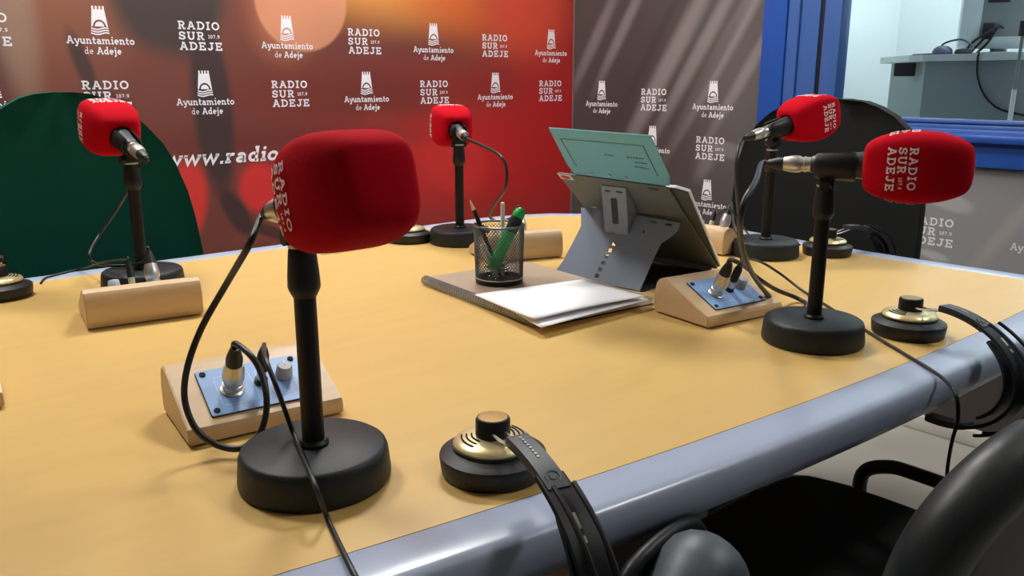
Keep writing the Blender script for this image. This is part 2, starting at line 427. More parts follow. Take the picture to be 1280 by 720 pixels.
# ------------------------------------------------------------------ printed backdrops
c = srgb
XB = YN - .008
red_blobs = [
    (2.2, .78, 1.3, .50, 0, 1, c(196, 30, 32), 1), (2.5, 1.0, .5, .9, 0, 1, c(186, 24, 28), .8), (1.7, .78, .75, .22, 0, 1, c(200, 44, 38), .85),
    (.55, 1.45, .8, .52, 0, .8, c(138, 86, 64), 1),
    (.50, 1.35, .09, .45, 5, .6, c(150, 122, 104), .8), (.38, 1.1, .15, .4, 8, .8, c(62, 44, 42), .85),
    (.93, 1.36, .21, .27, 0, .35, c(62, 52, 50), .96), (.86, 1.05, .16, .17, 0, .8, c(112, 60, 50), .9),
    (.675, 1.12, .032, .13, 16, .6, c(58, 46, 44), .85), (.74, 1.03, .09, .025, -30, .6, c(60, 46, 44), .6),
    (1.29, 1.30, .17, .24, 0, .9, c(186, 112, 78), .9), (1.66, 1.42, .55, .24, -6, .9, c(224, 148, 72), .98),
    (2.0, 1.36, .45, .22, -16, 1, c(222, 104, 46), .8), (2.36, 1.36, .34, .30, 0, .8, c(220, 76, 52), .9),
    (1.36, 1.33, .17, .165, 0, .08, c(222, 152, 116), .75),
    (1.5, 1.03, .68, .15, 0, .8, c(114, 46, 38), .95), (2.12, 1.05, .3, .13, 0, 1, c(140, 40, 34), .75),
    (1.30, .88, .75, .10, 0, .9, c(104, 44, 38), .85),
    (.92, .70, .085, .17, -14, .4, c(212, 52, 46), .95), (1.17, .735, .085, .10, 0, .4, c(210, 46, 44), .95), (1.42, .72, .24, .12, 12, .5, c(212, 60, 48), .9),
    (1.30, .60, .28, .05, 6, .9, c(168, 84, 62), .6), (1.62, .88, .14, .10, 30, .5, c(150, 50, 42), .5),
    (1.035, 1.0, .078, .34, 2, .4, c(60, 44, 44), .97), (1.085, .66, .045, .12, 28, .5, c(60, 40, 40), .95), (1.20, .585, .11, .03, -22, .6, c(70, 40, 40), .9),
    (1.98, .76, .20, .14, -20, .4, c(212, 50, 44), .6),
    (1.4, .25, 3.0, .27, 0, .10, c(66, 46, 46), 1),
]
bd = thing('printed_backdrop', 'red and brown printed backdrop covering the wall behind the green chair', 'backdrop', (0, YN - .002, 0))
obj('sheet', box(B(), XW + .6, XE - .014, -.006, 0, .055, 2.3), print_art('red_print', c(112, 58, 48), red_blobs, 'X'), bd, False)
obj('end_profile', box(B(), XE - .014, XE - .009, -.009, 0, .055, 2.3), M['bd_edge'], bd, False)
def red_logo(kind, x, ztop):
    if kind == 'R': pol, sc, oy = logo_radio(), .0842, ztop - .03 - .042
    else: pol, sc, oy = logo_town(), .1035, ztop - 1.27 * .1035
    bm = letters(pol, sc, lambda a, b: (x + a, -.0068, oy + b)); raise_print(bm, (0, .0006, 0))
    obj('station_mark' if kind == 'R' else 'town_hall_mark', bm, M['white_print'], bd, False)
for k, xx in enumerate((.44, .73, 1.015, 1.30, 1.59, 1.883, 2.178, 2.478)):
    red_logo('RT'[k % 2], xx, 1.282)
    red_logo('TR'[k % 2], xx, 1.108)
q, ww = word('www.radiosuradeje.com', .19, .07, .22)
bm = letters(place(q, .868, .822, .83 / ww, .047), 1, lambda a, b: (a, -.0068, b)); raise_print(bm, (0, .0006, 0))
obj('web_address', bm, M['white_print'], bd, False)
bm = B()
for i in range(7):
    if i == 4: continue
    box(bm, 2.44 + i * .016, 2.451 + i * .016, -.0066, -.006, .488, .503)
obj('fine_print', bm, mat('fine_print_ink', srgb(112, 66, 66), .7), bd, False)

grey_blobs = []
def streak(y, z, ln, wd, ang, col, st, soft=.8): grey_blobs.append((y, z, ln, wd, ang, soft, col, st))
lite, dark = c(164, 156, 154), c(56, 52, 51)
grey_blobs += [(2.35, 1.0, .55, .7, 0, 1, c(66, 57, 56), .8), (.95, .62, .6, .42, 0, .8, c(142, 142, 144), .95), (1.80, 1.05, .3, .6, 0, 1, c(104, 98, 96), .7)]
for (y, z, ln, wd, st) in ((2.52, 1.24, .40, .045, .40), (2.37, 1.27, .40, .040, .45), (2.13, 1.14, .70, .062, .60), (1.99, 1.18, .60, .045, .55), (1.86, 1.21, .66, .050, .65), (1.76, 1.14, .5, .035, .5),
                           (1.93, .78, .12, .05, .35), (.88, .66, .34, .034, .8), (.6, .6, .5, .03, .6)):
    streak(y, z, ln, wd, -58, lite, st * .8)
streak(2.24, 1.16, .5, .035, -58, dark, .6); streak(1.93, 1.12, .5, .035, -58, dark, .55)
grey_blobs += [(1.05, .73, .10, .035, 15, .5, c(176, 176, 178), .7), (1.07, .56, .06, .018, 10, .6, c(186, 186, 186), .7),
               (1.83, .83, .12, .04, 10, .6, c(142, 136, 134), .5), (1.4, .22, 3.0, .25, 0, .2, c(72, 66, 62), .7)]
for (y, z, ln, wd, st) in ((1.06, .155, .2, .012, .8), (1.19, .19, .2, .012, .8)): streak(y, z, ln, wd, -58, c(196, 190, 180), st, .5)
gd = thing('printed_backdrop', 'grey printed backdrop with pale diagonal streaks below and beside the blue window', 'backdrop', (XE - .002, 0, 0))
bm = B(); box(bm, -.006, 0, 1.72, YN - .01, .055, 2.3); box(bm, -.006, 0, -1.6, 1.72, .055, .833)
obj('sheet', bm, print_art('grey_print', c(76, 70, 69), grey_blobs, 'Y'), gd, False)
def grey_logo(kind, y, ztop):
    if kind == 'R': pol, sc, oy = logo_radio(), .0842, ztop - .03 - .042
    else: pol, sc, oy = logo_town(), .1035, ztop - 1.27 * .1035
    bm = letters(pol, sc, lambda a, b: (-.0068, y - a, oy + b)); raise_print(bm, (.0006, 0, 0))
    obj('station_mark' if kind == 'R' else 'town_hall_mark', bm, M['white_print'], gd, False)
for kind, y, zt in (('T', 2.475, 1.077), ('R', 2.195, 1.077), ('T', 1.916, 1.077), ('R', 2.475, .90), ('T', 2.195, .905), ('R', 1.916, .905),
                    ('T', 1.92, .717), ('R', 2.195, .73), ('T', 2.475, .73), ('R', 1.636, .70), ('T', 1.35, .70), ('R', 1.085, .705), ('T', .772, .713)):
    grey_logo(kind, y, zt)

# ------------------------------------------------------------------ table
def offset_loop(pts, o):
    n = len(pts); out = []
    for i in range(n):
        a, b, d = Vector(pts[i - 1]), Vector(pts[i]), Vector(pts[(i + 1) % n])
        t = ((b - a).normalized() + (d - b).normalized()).normalized(); out.append((b.x + t.y * o, b.y - t.x * o))
    return out
inner = []
for i in range(41):
    X = -.62 + 2.16 * i / 40; inner.append((X, .428 + .077 * (X - 1.25) ** 2))
inner += [(1.575, .444), (1.603, .468), (1.616, .505)]
inner += [(1.612, .60), (1.607, .7), (1.606, .8), (1.612, .9), (1.62, 1.0), (1.626, 1.1), (1.628, 1.2), (1.62, 1.3), (1.595, 1.4), (1.55, 1.49), (1.48, 1.56), (1.4, 1.597), (1.32, 1.612)]
inner += [(1.1, 1.614), (.8, 1.614), (.4, 1.614), (0, 1.614), (-.4, 1.614), (-.62, 1.614)]
tb = thing('meeting_table', 'large light wood table with rounded grey-blue edge band carrying the microphones', 'table', (0, 0, 0))
bm = prism(B(), inner, .028); bmesh.ops.translate(bm, vec=(0, 0, TZ - .028), verts=bm.verts)
obj('table_top', bm, M['table'], tb, False)
bm = B(); rings = []
for o, z in ((0.0002, .7395), (.002, .7402), (.042, .7400), (.0475, .7388), (.0520, .7355), (.0545, .7305), (.0555, .724), (.0550, .711), (.0525, .702), (.047, .697), (.002, .696)):
    rings.append([bm.verts.new((p[0], p[1], z)) for p in offset_loop(inner, o)])
for a, b in zip(rings, rings[1:]):
    for i in range(len(inner)):
        j = (i + 1) % len(inner); bm.faces.new((a[i], a[j], b[j], b[i]))
obj('edge_band', bm, M['edge'], tb)
for xx, yy in ((-.35, 1.05), (1.28, 1.2)):
    bm = B(); box(bm, xx - .04, xx + .04, yy - .28, yy + .28, .03, TZ - .03, .008); box(bm, xx - .07, xx + .07, yy - .36, yy + .36, 0, .03, .008)
    obj('leg', bm, M['grey_pl'], tb)

# ------------------------------------------------------------------ microphones
FOAM_RINGS = [(-.064, .018), (-.0655, .0205), (-.0655, .0235), (-.0640, .0275), (-.0595, .0325), (-.048, .0388), (-.027, .0444), (-.003, .0466), (.020, .0452), (.041, .0404), (.055, .0346), (.0625, .0292), (.0660, .0235), (.0675, .015), (.0678, .0)]
FOAM_RINGS = [(a_ * .92, b_ * .945) for a_, b_ in FOAM_RINGS]
def foam_bm():
    bm = B(); n = 64; rings = []
    for xx, hw in FOAM_RINGS:
        if hw == 0: rings.append([bm.verts.new((xx, 0, 0))]); continue
        ex = 4.2 if hw > .024 else 2.2
        ring = []
        for i in range(n):
            a = 2 * PI * i / n; r = hw / (abs(math.cos(a)) ** ex + abs(math.sin(a)) ** ex) ** (1 / ex)
            ring.append(bm.verts.new((xx, r * math.cos(a), r * math.sin(a))))
        rings.append(ring)
    for a, b in zip(rings, rings[1:]):
        for i in range(n):
            j = (i + 1) % n
            if len(b) == 1: bm.faces.new((a[i], a[j], b[0]))
            else: bm.faces.new((a[i], a[j], b[j], b[i]))
    # throat the microphone is pushed into
    back = [bm.verts.new((-.03, v.co.y, v.co.z)) for v in rings[0]]
    for i in range(n): bm.faces.new((rings[0][i], back[i], back[(i + 1) % n], rings[0][(i + 1) % n]))
    return bm
def subdiv(o, n=1):
    md = o.modifiers.new('smooth', 'SUBSURF'); md.levels = n; md.render_levels = n; return o
_b = foam_bm(); bmesh.ops.subdivide_edges(_b, edges=_b.edges, cuts=1, use_grid_fill=True, smooth=0); FOAM_TREE = BVHTree.FromBMesh(_b)
RADIO = logo_radio()
def foam_print(nrm, tx):
    up = Vector((1, 0, 0)); nrm = Vector(nrm); rd = up.cross(nrm)
    def to3d(a, b):
        o = Vector((tx + b, 0, 0)) + rd * a + nrm * .2
        hit = FOAM_TREE.ray_cast(o, -nrm)[0]
        return (hit + nrm * .0005) if hit else (o - nrm * .16)
    polys = []
    for q in RADIO:      # split long strokes so they follow the foam
        if len(q) == 4:
            a, b, cc, d = [Vector(p) for p in q]; L = max((b - a).length, (cc - d).length); n = max(1, int(L / .16))
            for k in range(n):
                t0, t1 = k / n, (k + 1) / n
                polys.append([a.lerp(b, t0), a.lerp(b, t1), d.lerp(cc, t1), d.lerp(cc, t0)])
        else: polys.append([Vector(p) for p in q])
    return letters([[(p[0], p[1]) for p in q] for q in polys], .0334, to3d)
def mic_frame(x, y, z, az, tilt): return Matrix.Translation((x, y, z)) @ Matrix.Rotation(az, 4, 'Z') @ Matrix.Rotation(-tilt, 4, 'Y')
def lathe_x(prof, seg=28):
    bm = B(); lathe(bm, [(r, hh) for hh, r in prof], seg); bmesh.ops.rotate(bm, cent=(0, 0, 0), matrix=Matrix.Rotation(PI / 2, 3, 'Y'), verts=bm.verts); return bm
MIC = {}
def microphone(key, x, y, z, az, tilt, d, tx, stand_label, mic_label, top=.905, roll=0):
    az, tilt = math.radians(az), math.radians(tilt)
    st = thing('microphone_stand', stand_label, 'microphone stand', (x, y, TZ), (0, 0, az), 'table microphone stands')
    obj('base', lathe(B(), [(.0, .0), (.0635, 0), (.0655, .002), (.066, .006), (.0640, .026), (.0625, .0300), (.0595, .032), (.0, .0325)], 64), M['black'], st)
    obj('base_collar', lathe(B(), [(.013, .032), (.0132, .035), (.0112, .0375), (.0095, .0375)], 32), M['black_pl'], st)
    obj('pole', lathe(B(), [(.0096, .033), (.0092, top - TZ + .004)], 28), M['pole'], st)
    zt = top - TZ
    obj('clutch', lathe(B(), [(.0098, zt), (.0128, zt + .006), (.0136, zt + .009), (.0132, zt + .018), (.0118, zt + .034), (.0112, zt + .04), (.0085, zt + .044), (.008, z - TZ - .016)], 28), M['black_pl'], st)
    obj('clutch_ring', lathe(B(), [(.0098, zt + .0415), (.0112, zt + .042), (.0112, zt + .0445), (.0096, zt + .045)], 28), M['silver'], st)
    # clip: a yoke and a slit sleeve that holds the microphone
    bm = B(); box(bm, -.009, .011, -.0085, .0085, z - TZ - .034, z - TZ - .014, .004, 3)
    tube(bm, [(0, -.016, z - TZ - .026), (0, .016, z - TZ - .026)], .0065, 16)
    obj('clip_hinge', bm, M['black_pl'], st)
    sh = d - .103
    mm = Matrix.Translation((0, 0, z - TZ)) @ Matrix.Rotation(-tilt, 4, 'Y')
    bm = B(); n = 28; a0 = math.radians(35); ce = min(.034, d - .0645); prof = ((-.014, .0165), (-.010, .0182), (ce - .004, .0182 + .058 * (ce + .006)), (ce, .0172 + .058 * (ce + .006)))
    rows = []
    for xx, r in prof:
        rows.append([[bm.verts.new((xx, rr * math.sin(a0 + (2 * PI - 2 * a0) * i / n), rr * math.cos(a0 + (2 * PI - 2 * a0) * i / n))) for i in range(n + 1)] for rr in (r, r - .0026)])
    for (a, ai), (b, bi) in zip(rows, rows[1:]):
        for i in range(n):
            bm.faces.new((a[i], a[i + 1], b[i + 1], b[i])); bm.faces.new((ai[i], bi[i], bi[i + 1], ai[i + 1]))
        for i in (0, n): bm.faces.new((a[i], b[i], bi[i], ai[i]))
    for a, ai in (rows[0], rows[-1]):
        for i in range(n): bm.faces.new((a[i], ai[i], ai[i + 1], a[i + 1]))
    bmesh.ops.transform(bm, matrix=mm, verts=bm.verts)
    obj('clip', bm, M['black_pl'], st)
    mt = thing('microphone', mic_label, 'microphone', (x, y, z), (0, -tilt, az), 'microphones in red foam windscreens')
    for pr in ([(-.02, 0), (-.02, .0098), (-.018, .0112), (-.006, .0122), (.02, .0148), (.045, .0176), (.052, .0182), (.075, .0184), (.078, .017), (.078, 0)],):
        obj('body', lathe_x([(hh + (sh if hh > .05 else 0), r) for hh, r in pr]), M['mic_body'], mt)
    fm = obj('foam_windscreen', foam_bm(), M['foam'], mt, angle=75); fm.location = (d, 0, 0); subdiv(fm, 1)
    for nrm in ((0, -1, 0), (0, 1, 0), (0, 0, 1), (0, 0, -1)):
        lb = obj('printed_mark', foam_print(nrm, tx), M['foam_print'], fm, False); lb['label'] = 'white station lettering'
    MIC[key] = mic_frame(x, y, z, az, tilt)
microphone('front', .31, .627, .982, 268, 13, .082, -.018, 'black round-base microphone stand nearest the camera, before the blue-panel box', 'biggest red foam microphone in the foreground, its flat end towards the viewer')
microphone('right', 1.008, .557, .975, 294, 1, .103, -.016, 'black microphone stand at right, beside the wooden box and gold headphones', 'red foam microphone at right, seen side-on and pointing right')
microphone('left', .425, 1.451, .980, 92, 15, .090, .012, 'black microphone stand in front of the green chair, base hidden by a wooden box', 'red foam microphone at left, pointing away towards the green chair')
microphone('far', 1.076, 1.427, .975, 66, 7, .074, .012, 'black microphone stand by the red backdrop, behind the mesh pen cup', 'red foam microphone in front of the red backdrop, above the mesh pen cup')
microphone('window', 1.457, .923, .988, 347, 12, .093, .012, 'black microphone stand beside the black chair under the blue window', 'red foam microphone before the blue window frame, pointing at the black chair')

# ------------------------------------------------------------------ wooden connection boxes
WED = {}
WPROF = [(-.056, .0025), (-.056, .013), (-.0535, .0175), (.024, .0525), (.032, .0552), (.040, .0552), (.047, .0520), (.0515, .0460), (.0555, .030), (.0555, .012), (.052, .0025)]
SLOPE = Vector((0, .024 + .0535, .0525 - .0175)).normalized(); SN = Vector((0, -SLOPE.z, SLOPE.y)); SC = Vector((0, -.0148, .035))
def wpt(key, a, s, hh): return WED[key] @ (SC + Vector((a, 0, 0)) + SLOPE * s + SN * hh)
def wvec(key): return (WED[key].to_3x3() @ SN).normalized()
def connection_box(key, x, y, rot, label, w=.078):
    rot = math.radians(rot)
    t = thing('connection_box', label, 'connection box', (x, y, TZ), (0, 0, rot), 'wooden connection boxes on the table')
    WED[key] = Matrix.Translation((x, y, TZ)) @ Matrix.Rotation(rot, 4, 'Z')
    bm = B()
    a = [bm.verts.new((-w, p[0], p[1])) for p in WPROF]; b = [bm.verts.new((w, p[0], p[1])) for p in WPROF]
    bm.faces.new(a); bm.faces.new(b[::-1]); n = len(a)
    for i in range(n): bm.faces.new((a[i], a[(i + 1) % n], b[(i + 1) % n], b[i]))
    bmesh.ops.bevel(bm, geom=[e for e in bm.edges if abs(e.verts[0].co.x - e.verts[1].co.x) < 1e-6], offset=.0012, segments=2, affect='EDGES')
    obj('body', bm, M['beech'], t, angle=24)
    for sx in (-.062, .062):
        for sy in (-.042, .038): obj('rubber_foot', lathe(B(), [(0, 0), (.005, 0), (.0055, .003), (0, .003)], 14, Matrix.Translation((sx, sy, 0))), M['slot'], t)
    fr = Matrix.Translation(SC) @ Matrix(((1, 0, 0, 0), (0, SLOPE.y, SN.y, 0), (0, SLOPE.z, SN.z, 0), (0, 0, 0, 1)))
    bm = prism(B(), rrect(-.0525, .0525, -.0335, .0335, .002, 2), .0012, mtx=fr)
    obj('panel_gasket', bm, M['slot'], t, angle=20)
    bm = prism(B(), rrect(-.052, .052, -.033, .033, .002, 2), .0022, mtx=fr)
    pn = obj('panel', bm, M['panel'], t, angle=20); pn['label'] = 'light blue panel'
    for sx in (-.046, .046):
        for sy in (-.027, .027):
            obj('screw', lathe(B(), [(0, .0022), (.0031, .0022), (.0031, .0034), (.0022, .0038), (.0012, .0032), (0, .0032)], 14, fr @ Matrix.Translation((sx, sy, 0))), M['slot'], pn)
    bm = B()
    for q in ribbon(rrect(-.038, -.002, -.022, .020, .004, 3) + [rrect(-.038, -.002, -.022, .020, .004, 3)[0]], .0007) + ribbon(rrect(.004, .040, -.022, .020, .004, 3) + [rrect(.004, .040, -.022, .020, .004, 3)[0]], .0007):
        bm.faces.new([bm.verts.new(fr @ Vector((p.x, p.y, .0024))) for p in q])
    obj('marking', bm, M['panel_mark'], pn, False)
    obj('socket', lathe(B(), [(.0, .0022), (.0115, .0022), (.0118, .0036), (.0095, .0048), (.009, .003), (0, .003)], 28, fr @ Matrix.Translation((-.024, -.002, 0))), M['silver'], t)
    obj('jack_socket', lathe(B(), [(.0, .0022), (.0068, .0022), (.0066, .007), (.0045, .008), (0, .008)], 24, fr @ Matrix.Translation((.006, .001, 0))), M['black_pl'], t)
    kb = obj('volume_knob', lathe(B(), [(.0, .0026), (.0086, .0026), (.009, .004), (.0078, .016), (.0068, .0172), (0, .0172)], 28, fr @ Matrix.Translation((.031, .004, 0))), M['knob'], t)
    bm = B(); box(bm, -.0006, .0006, 0, .0066, .0172, .0176); bmesh.ops.transform(bm, matrix=fr @ Matrix.Translation((.031, .004, 0)), verts=bm.verts)
    obj('pointer', bm, M['white_pl'], kb, False)
    return t
def box_from_front(p0, p1):
    p0, p1 = Vector(p0[:2]), Vector(p1[:2]); d = (p1 - p0).normalized(); n = Vector((-d.y, d.x)); m = p0 + d * .078 + n * .056
    return m.x, m.y, math.degrees(math.atan2(d.y, d.x))
def box_from_back(p0, p1):      # p0 left end, p1 right end as seen from behind
    p0, p1 = Vector(p0[:2]), Vector(p1[:2]); d = (p1 - p0).normalized(); n = Vector((-d.y, d.x)); m = p0 + d * .078 + n * .054
    return m.x, m.y, math.degrees(math.atan2(d.y, d.x)) + 180
connection_box('front', *box_from_front(P(237, 561), P(430, 517)), 'wooden box with blue socket panel behind the nearest microphone stand')
connection_box('right', *box_from_front(P(884, 412), P(967, 394)), 'wooden box with blue socket panel right of the laptop stand')
connection_box('left', *box_from_back(P(110, 414), P(254, 394)), 'wooden box seen from behind, in front of the green chair')
_e = P(702, 320); connection_box('far', _e.x - .066, _e.y + .064, 180 - 17, 'wooden box seen from behind, partly hidden by the mesh pen cup')
_e = P(903, 320.6); connection_box('window', _e.x + .054, _e.y + .078, 90, 'wooden box behind the laptop stand near the black chair')
_e = P(6, 507); connection_box('corner', _e.x - .073, _e.y + .055, -6, 'corner of a wooden box cut off by the left edge of the photo')

# ------------------------------------------------------------------ cables
def xlr_parts(root, base, d, boot=.020, female=True, length=.034, r=.0104):
    """metal shell standing on base along d and the rubber boot behind it"""
    d = Vector(d).normalized(); m = align(base, d)
    pl = obj('plug', lathe(B(), [(0, 0), (r * .90, 0), (r * .90, .006), (r * .98, .0065), (r * .98, .0085), (r * .88, .009), (r * .90, .012), (r * 1.04, .0145), (r * 1.06, length * .6), (r * 1.0, length * .8), (r * .86, length), (0, length)], 24, m), M['silver'], root)
    obj('boot', lathe(B(), [(0, length - .002), (r * .82, length - .002), (r * .78, length + boot * .4), (r * .45, length + boot), (0, length + boot)], 20, m), M['rubber'], pl)
    return Vector(base) + d * (length + boot - .004)
def mic_tail(key): 
    m = MIC[key]; return m @ Vector((-.0195, 0, 0)), (m.to_3x3() @ Vector((-1, 0, 0))).normalized()
def cable(key, box_key, mids, label, r=.0031, mt='rubber', group='microphone cables', plugged=True):
    o, d = mic_tail(key)
    root = thing('microphone_cable', label, 'cable', o, group=group)
    inv = Matrix.Translation(-o)
    a = xlr_parts(root, (0, 0, 0), d)
    pts = [a, a + d * .012] + [Vector(p) - o for p in mids]
    if plugged:
        bpos, n = wpt(box_key, -.024, -.002, .003) - o, wvec(box_key)
        e = xlr_parts(root, bpos, n)
        pts += [e + n * .010, e]
    obj('cord', tube(B(), catmull(pts, 10), r, 12), M[mt], root)
    return root
def up(key, box_key, k): 
    return wpt(box_key, -.024, -.002, .003) + wvec(box_key) * k
zt = TZ + .0035
cable('front', 'front', [P(312, 305, .945), P(283, 355, .90), P(252, 410, .858), P(234, 460, .822), P(231, 500, .792), P(244, 535, .768), P(268, 555, .753), P(297, 561, .749), P(320, 549, .756), P(331, 525, .772), P(333, 495, .793), P(326, 465, .812), P(313, 444, .826)],
      'black cable looping from the nearest microphone down to its wooden box')
cable('right', 'right', [P(945, 226, .975), P(929, 255, .958), P(925, 290, .925), P(931, 322, .875), P(944, 348, .815), P(961, 370, .765), P(978, 388, TZ + .004), P(1000, 388, zt), P(1008, 380, zt), P(995, 372, zt + .004), P(970, 362, .765), P(948, 348, .79), P(932, 334, .805)],
      'grey-black cable curving from the right-hand microphone past its stand to the wooden box', .0034)
cable('left', 'left', [P(172, 212, .925), P(163, 232, .905), P(146, 262, .86), P(125, 292, .815), P(112, 316, .792), P(117, 328, .7765), P(140, 332, .7765), P(165, 331, .779), P(184, 324, .80)],
      'thin black cable hanging from the left microphone before the green chair', .0026)
cable('far', 'far', [P(622, 192, .952), P(633, 212, .925), P(631, 236, .89), P(619, 254, .85), P(612, 270, .80), P(622, 276, .785), P(640, 272, .80)],
      'black cable arching right from the microphone at the red backdrop', .0029)
cable('window', 'window', [P(924, 180, .968), P(920, 205, .935), P(921, 240, .885), P(925, 280, .82), P(929, 299, .782), P(927, 297, .79), P(918, 284, .805)],
      'black cable hanging from the microphone under the window frame', .0029)

# ------------------------------------------------------------------ headphones
def headphone(x, y, ang, label, reach=.155, cord=None, plug_box=None, full=True):
    ang = math.radians(ang)
    t = thing('headphones', label, 'headphones', (x, y, TZ), (0, 0, ang), 'black and gold headphones')
    def cup(name, z0, sg, tilt=0):
        fl = Matrix.Translation((0, 0, z0)) @ (Matrix.Identity(4) if sg > 0 else Matrix.Rotation(PI, 4, 'X'))
        if name: 
            c_ = obj('ear_cup', lathe(B(), [(.026, 0), (.0445, 0), (.0462, .002), (.0474, .010), (.048, .0165), (.0474, .0185), (.0455, .0196), (.0375, .0232), (.0362, .0236), (.0362, .0262), (0, .0262)], 56, fl), M['pad'], t)
            pl = obj('gold_plate', lathe(B(), [(.0350, .0255), (.0354, .028), (.0335, .0308), (.027, .0332), (.017, .0348), (0, .035)], 48, fl), M['gold'], c_); pl['label'] = 'pale gold slotted plate'
            for sgn in (-1, 1):
                for rr in (.019, .0235, .028):
                    zz = .0352 - max(0, (rr - .016)) * .17
                    strip = [(fl @ Vector((rr * math.cos(a), rr * math.sin(a), zz))) for a in [PI / 2 * sgn + (k - 5) * .10 for k in range(11)]]
                    obj('slot', tube(B(), strip, .0009, 6), M['slot'], pl)
            obj('cap', lathe(B(), [(0, .033), (.0150, .033), (.0156, .035), (.0154, .0495), (.0142, .0512), (0, .0512)], 32, fl), M['black_pl'], c_)
            g_ = obj('cap_grille', lathe(B(), [(0, .0508), (.0132, .0508), (.0128, .0518), (0, .0522)], 28, fl), M['copper'], c_); g_['label'] = 'bronze mesh disc'
    cup('cup', 0, 1)
    zt_, zb = .047, -.100                       # band leaves at the cap, returns under the table edge
    zc, hz = (zt_ + zb) / 2, (zt_ - zb) / 2
    def ell(t0, t1, n, dx=0, dz=0, off=0):
        return [Vector((.055 + (reach - .055 + dx) * math.cos(math.radians(a)), off, zc + (hz + dz) * math.sin(math.radians(a)))) for a in [t0 + (t1 - t0) * k / n for k in range(n + 1)]]
    def arm(sg):
        zz = zt_ if sg > 0 else zb
        y_ = lambda p: p
        # wire bail from the cap to the slider
        bm = B()
        for s in (-.006, .006):
            tube(bm, catmull([(.013, s, .0405 if sg > 0 else zb + .006), (.03, s, .042 if sg > 0 else zb + .004), (.055, s * 1.1, zz)], 6), .0013, 8)
        obj('bail', bm, M['silver'], t)
        a0, a1 = (92, 58) if sg > 0 else (-92, -62)
        sl = obj('slider', strap(B(), ell(a0, a1, 8, .003, .003), (0, 1, 0), .021, .0085), M['slider'], t); sl['label'] = 'dark grey slider block'
        if sg > 0:
            p = ell(66, 62, 2, .003, .003)[1]
            nn = Vector((math.cos(math.radians(62)), 0, math.sin(math.radians(62)) * .9)).normalized()
            obj('emblem', lathe(B(), [(.0068, .0035), (.0068, .0054), (.0052, .0054), (.0052, .0047), (.003, .0047), (.003, .0056), (0, .0056)], 18, align(p, nn)), M['grey_pl'], sl)
            bm = B(); pp = ell(90, 72, 9, .003, .003)
            for k in range(8):
                q, q2 = pp[k], pp[k + 1]; nn = Vector((0, 1, 0)).cross((q2 - q)).normalized(); nn = nn if nn.z > 0 else -nn
                strap(bm, [q.lerp(q2, .15) + nn * .0047, q.lerp(q2, .7) + nn * .0047], (0, 1, 0), .0024, .0005)
            obj('slider_print', bm, M['knob'], sl, False)
    arm(1); arm(-1)
    obj('headband', strap(B(), ell(66, -66, 36, .004, .004, -.0), (0, 1, 0), [.026] * 37, .0045), M['black_pl'], t)
    bm = B(); strap(bm, ell(48, -48, 26, -.010, -.005), (0, 1, 0), [.016 + .010 * max(0, math.sin(PI * k / 26)) ** .6 for k in range(27)], .004)
    obj('head_strap', bm, M['pad'], t)
    bm = B()
    for s in (-.0085, .0085): tube(bm, ell(60, -60, 30, .026, .012, s), .0022, 8)
    obj('outer_rod', bm, M['black_pl'], t)
    bm = B(); strap(bm, ell(47, 40, 3, .0065, .0065), (0, 1, 0), .003, .001); strap(bm, ell(37, 34, 3, .0065, .0065), (0, 1, 0), .003, .001)
    obj('adjuster_slot', bm, M['silver'], t)
    # far ear cup hanging under the table edge
    fl = Matrix.Translation((0, 0, -.124)) 
    if full:
        c2 = obj('ear_cup', lathe(B(), [(.026, .072), (.043, .072), (.0465, .069), (.048, .062), (.0478, .056), (.046, .0525), (.040, .0485), (.036, .0475), (.0355, .045), (0, .045)], 48, fl), M['pad'], t)
        obj('gold_plate', lathe(B(), [(.0352, .0458), (.0358, .043), (.033, .0395), (.016, .0345), (0, .034)], 40, fl), M['gold'], c2)
    if cord:
        inv = (Matrix.Translation((x, y, TZ)) @ Matrix.Rotation(ang, 4, 'Z')).inverted()
        pts = [Vector(p) for p in cord]
        co = None
        if plug_box:
            b_, n = wpt(plug_box, .006, .001, .007), wvec(plug_box)
            pts = [b_ + n * .036, b_ + n * .046] + pts
        co = obj('cord', tube(B(), catmull([inv @ p for p in pts], 10), .0022, 10), M['rubber'], t)
        if plug_box:
            m = align(b_, n); bm = lathe(B(), [(0, 0), (.0042, 0), (.0045, .012), (.0062, .013), (.0060, .032), (.0036, .041), (0, .041)], 20, inv @ m)
            pg = obj('jack_plug', bm, M['black_pl'], co)
            obj('jack_sleeve', lathe(B(), [(0, -.001), (.0049, -.001), (.0049, .011), (0, .011)], 20, inv @ m), M['silver'], pg)
    return t
zb_ = TZ + .0022
headphone(.438, .537, -106, 'black and gold headphones nearest the camera, hanging over the grey table edge', .185,
          [P(331, 445, .842), P(344, 480, .826), P(357, 515, .80), P(368, 545, .7755), P(385, 585, .7755), P(396, 612, .771), P(410, 650, .743), P(428, 688, .7435), P(440, 712, .7435), P(452, 736, .735), P(462, 765, .70), P(470, 800, .62)], 'front')
headphone(1.137, .488, -106, 'black and gold headphones at right beside the right-hand microphone stand', .165,
          [P(928, 323, .808), P(950, 327, .79), P(975, 342, .765), P(1000, 361, zb_ + .004), P(1030, 380, zb_), P(1060, 399, zb_), P(1095, 421, zb_), P(1130, 442, zb_), P(1165, 463, zb_ + .0008), P(1186, 480, zb_ + .001), P(1196, 498, .735), P(1197, 525, .705), P(1190, 552, .665), P(1184, 590, .60), P(1182, 640, .53)], 'right')
headphone(.228, 1.536, 80, 'black and gold headphones cut by the left edge, before the green chair', .185, full=False)
headphone(1.0, 1.512, 85, 'black and gold headphones mostly hidden behind the nearest red foam', .185, full=False)
headphone(1.559, .846, -12, 'black and gold headphones at the table edge below the black chair', .175, full=False)

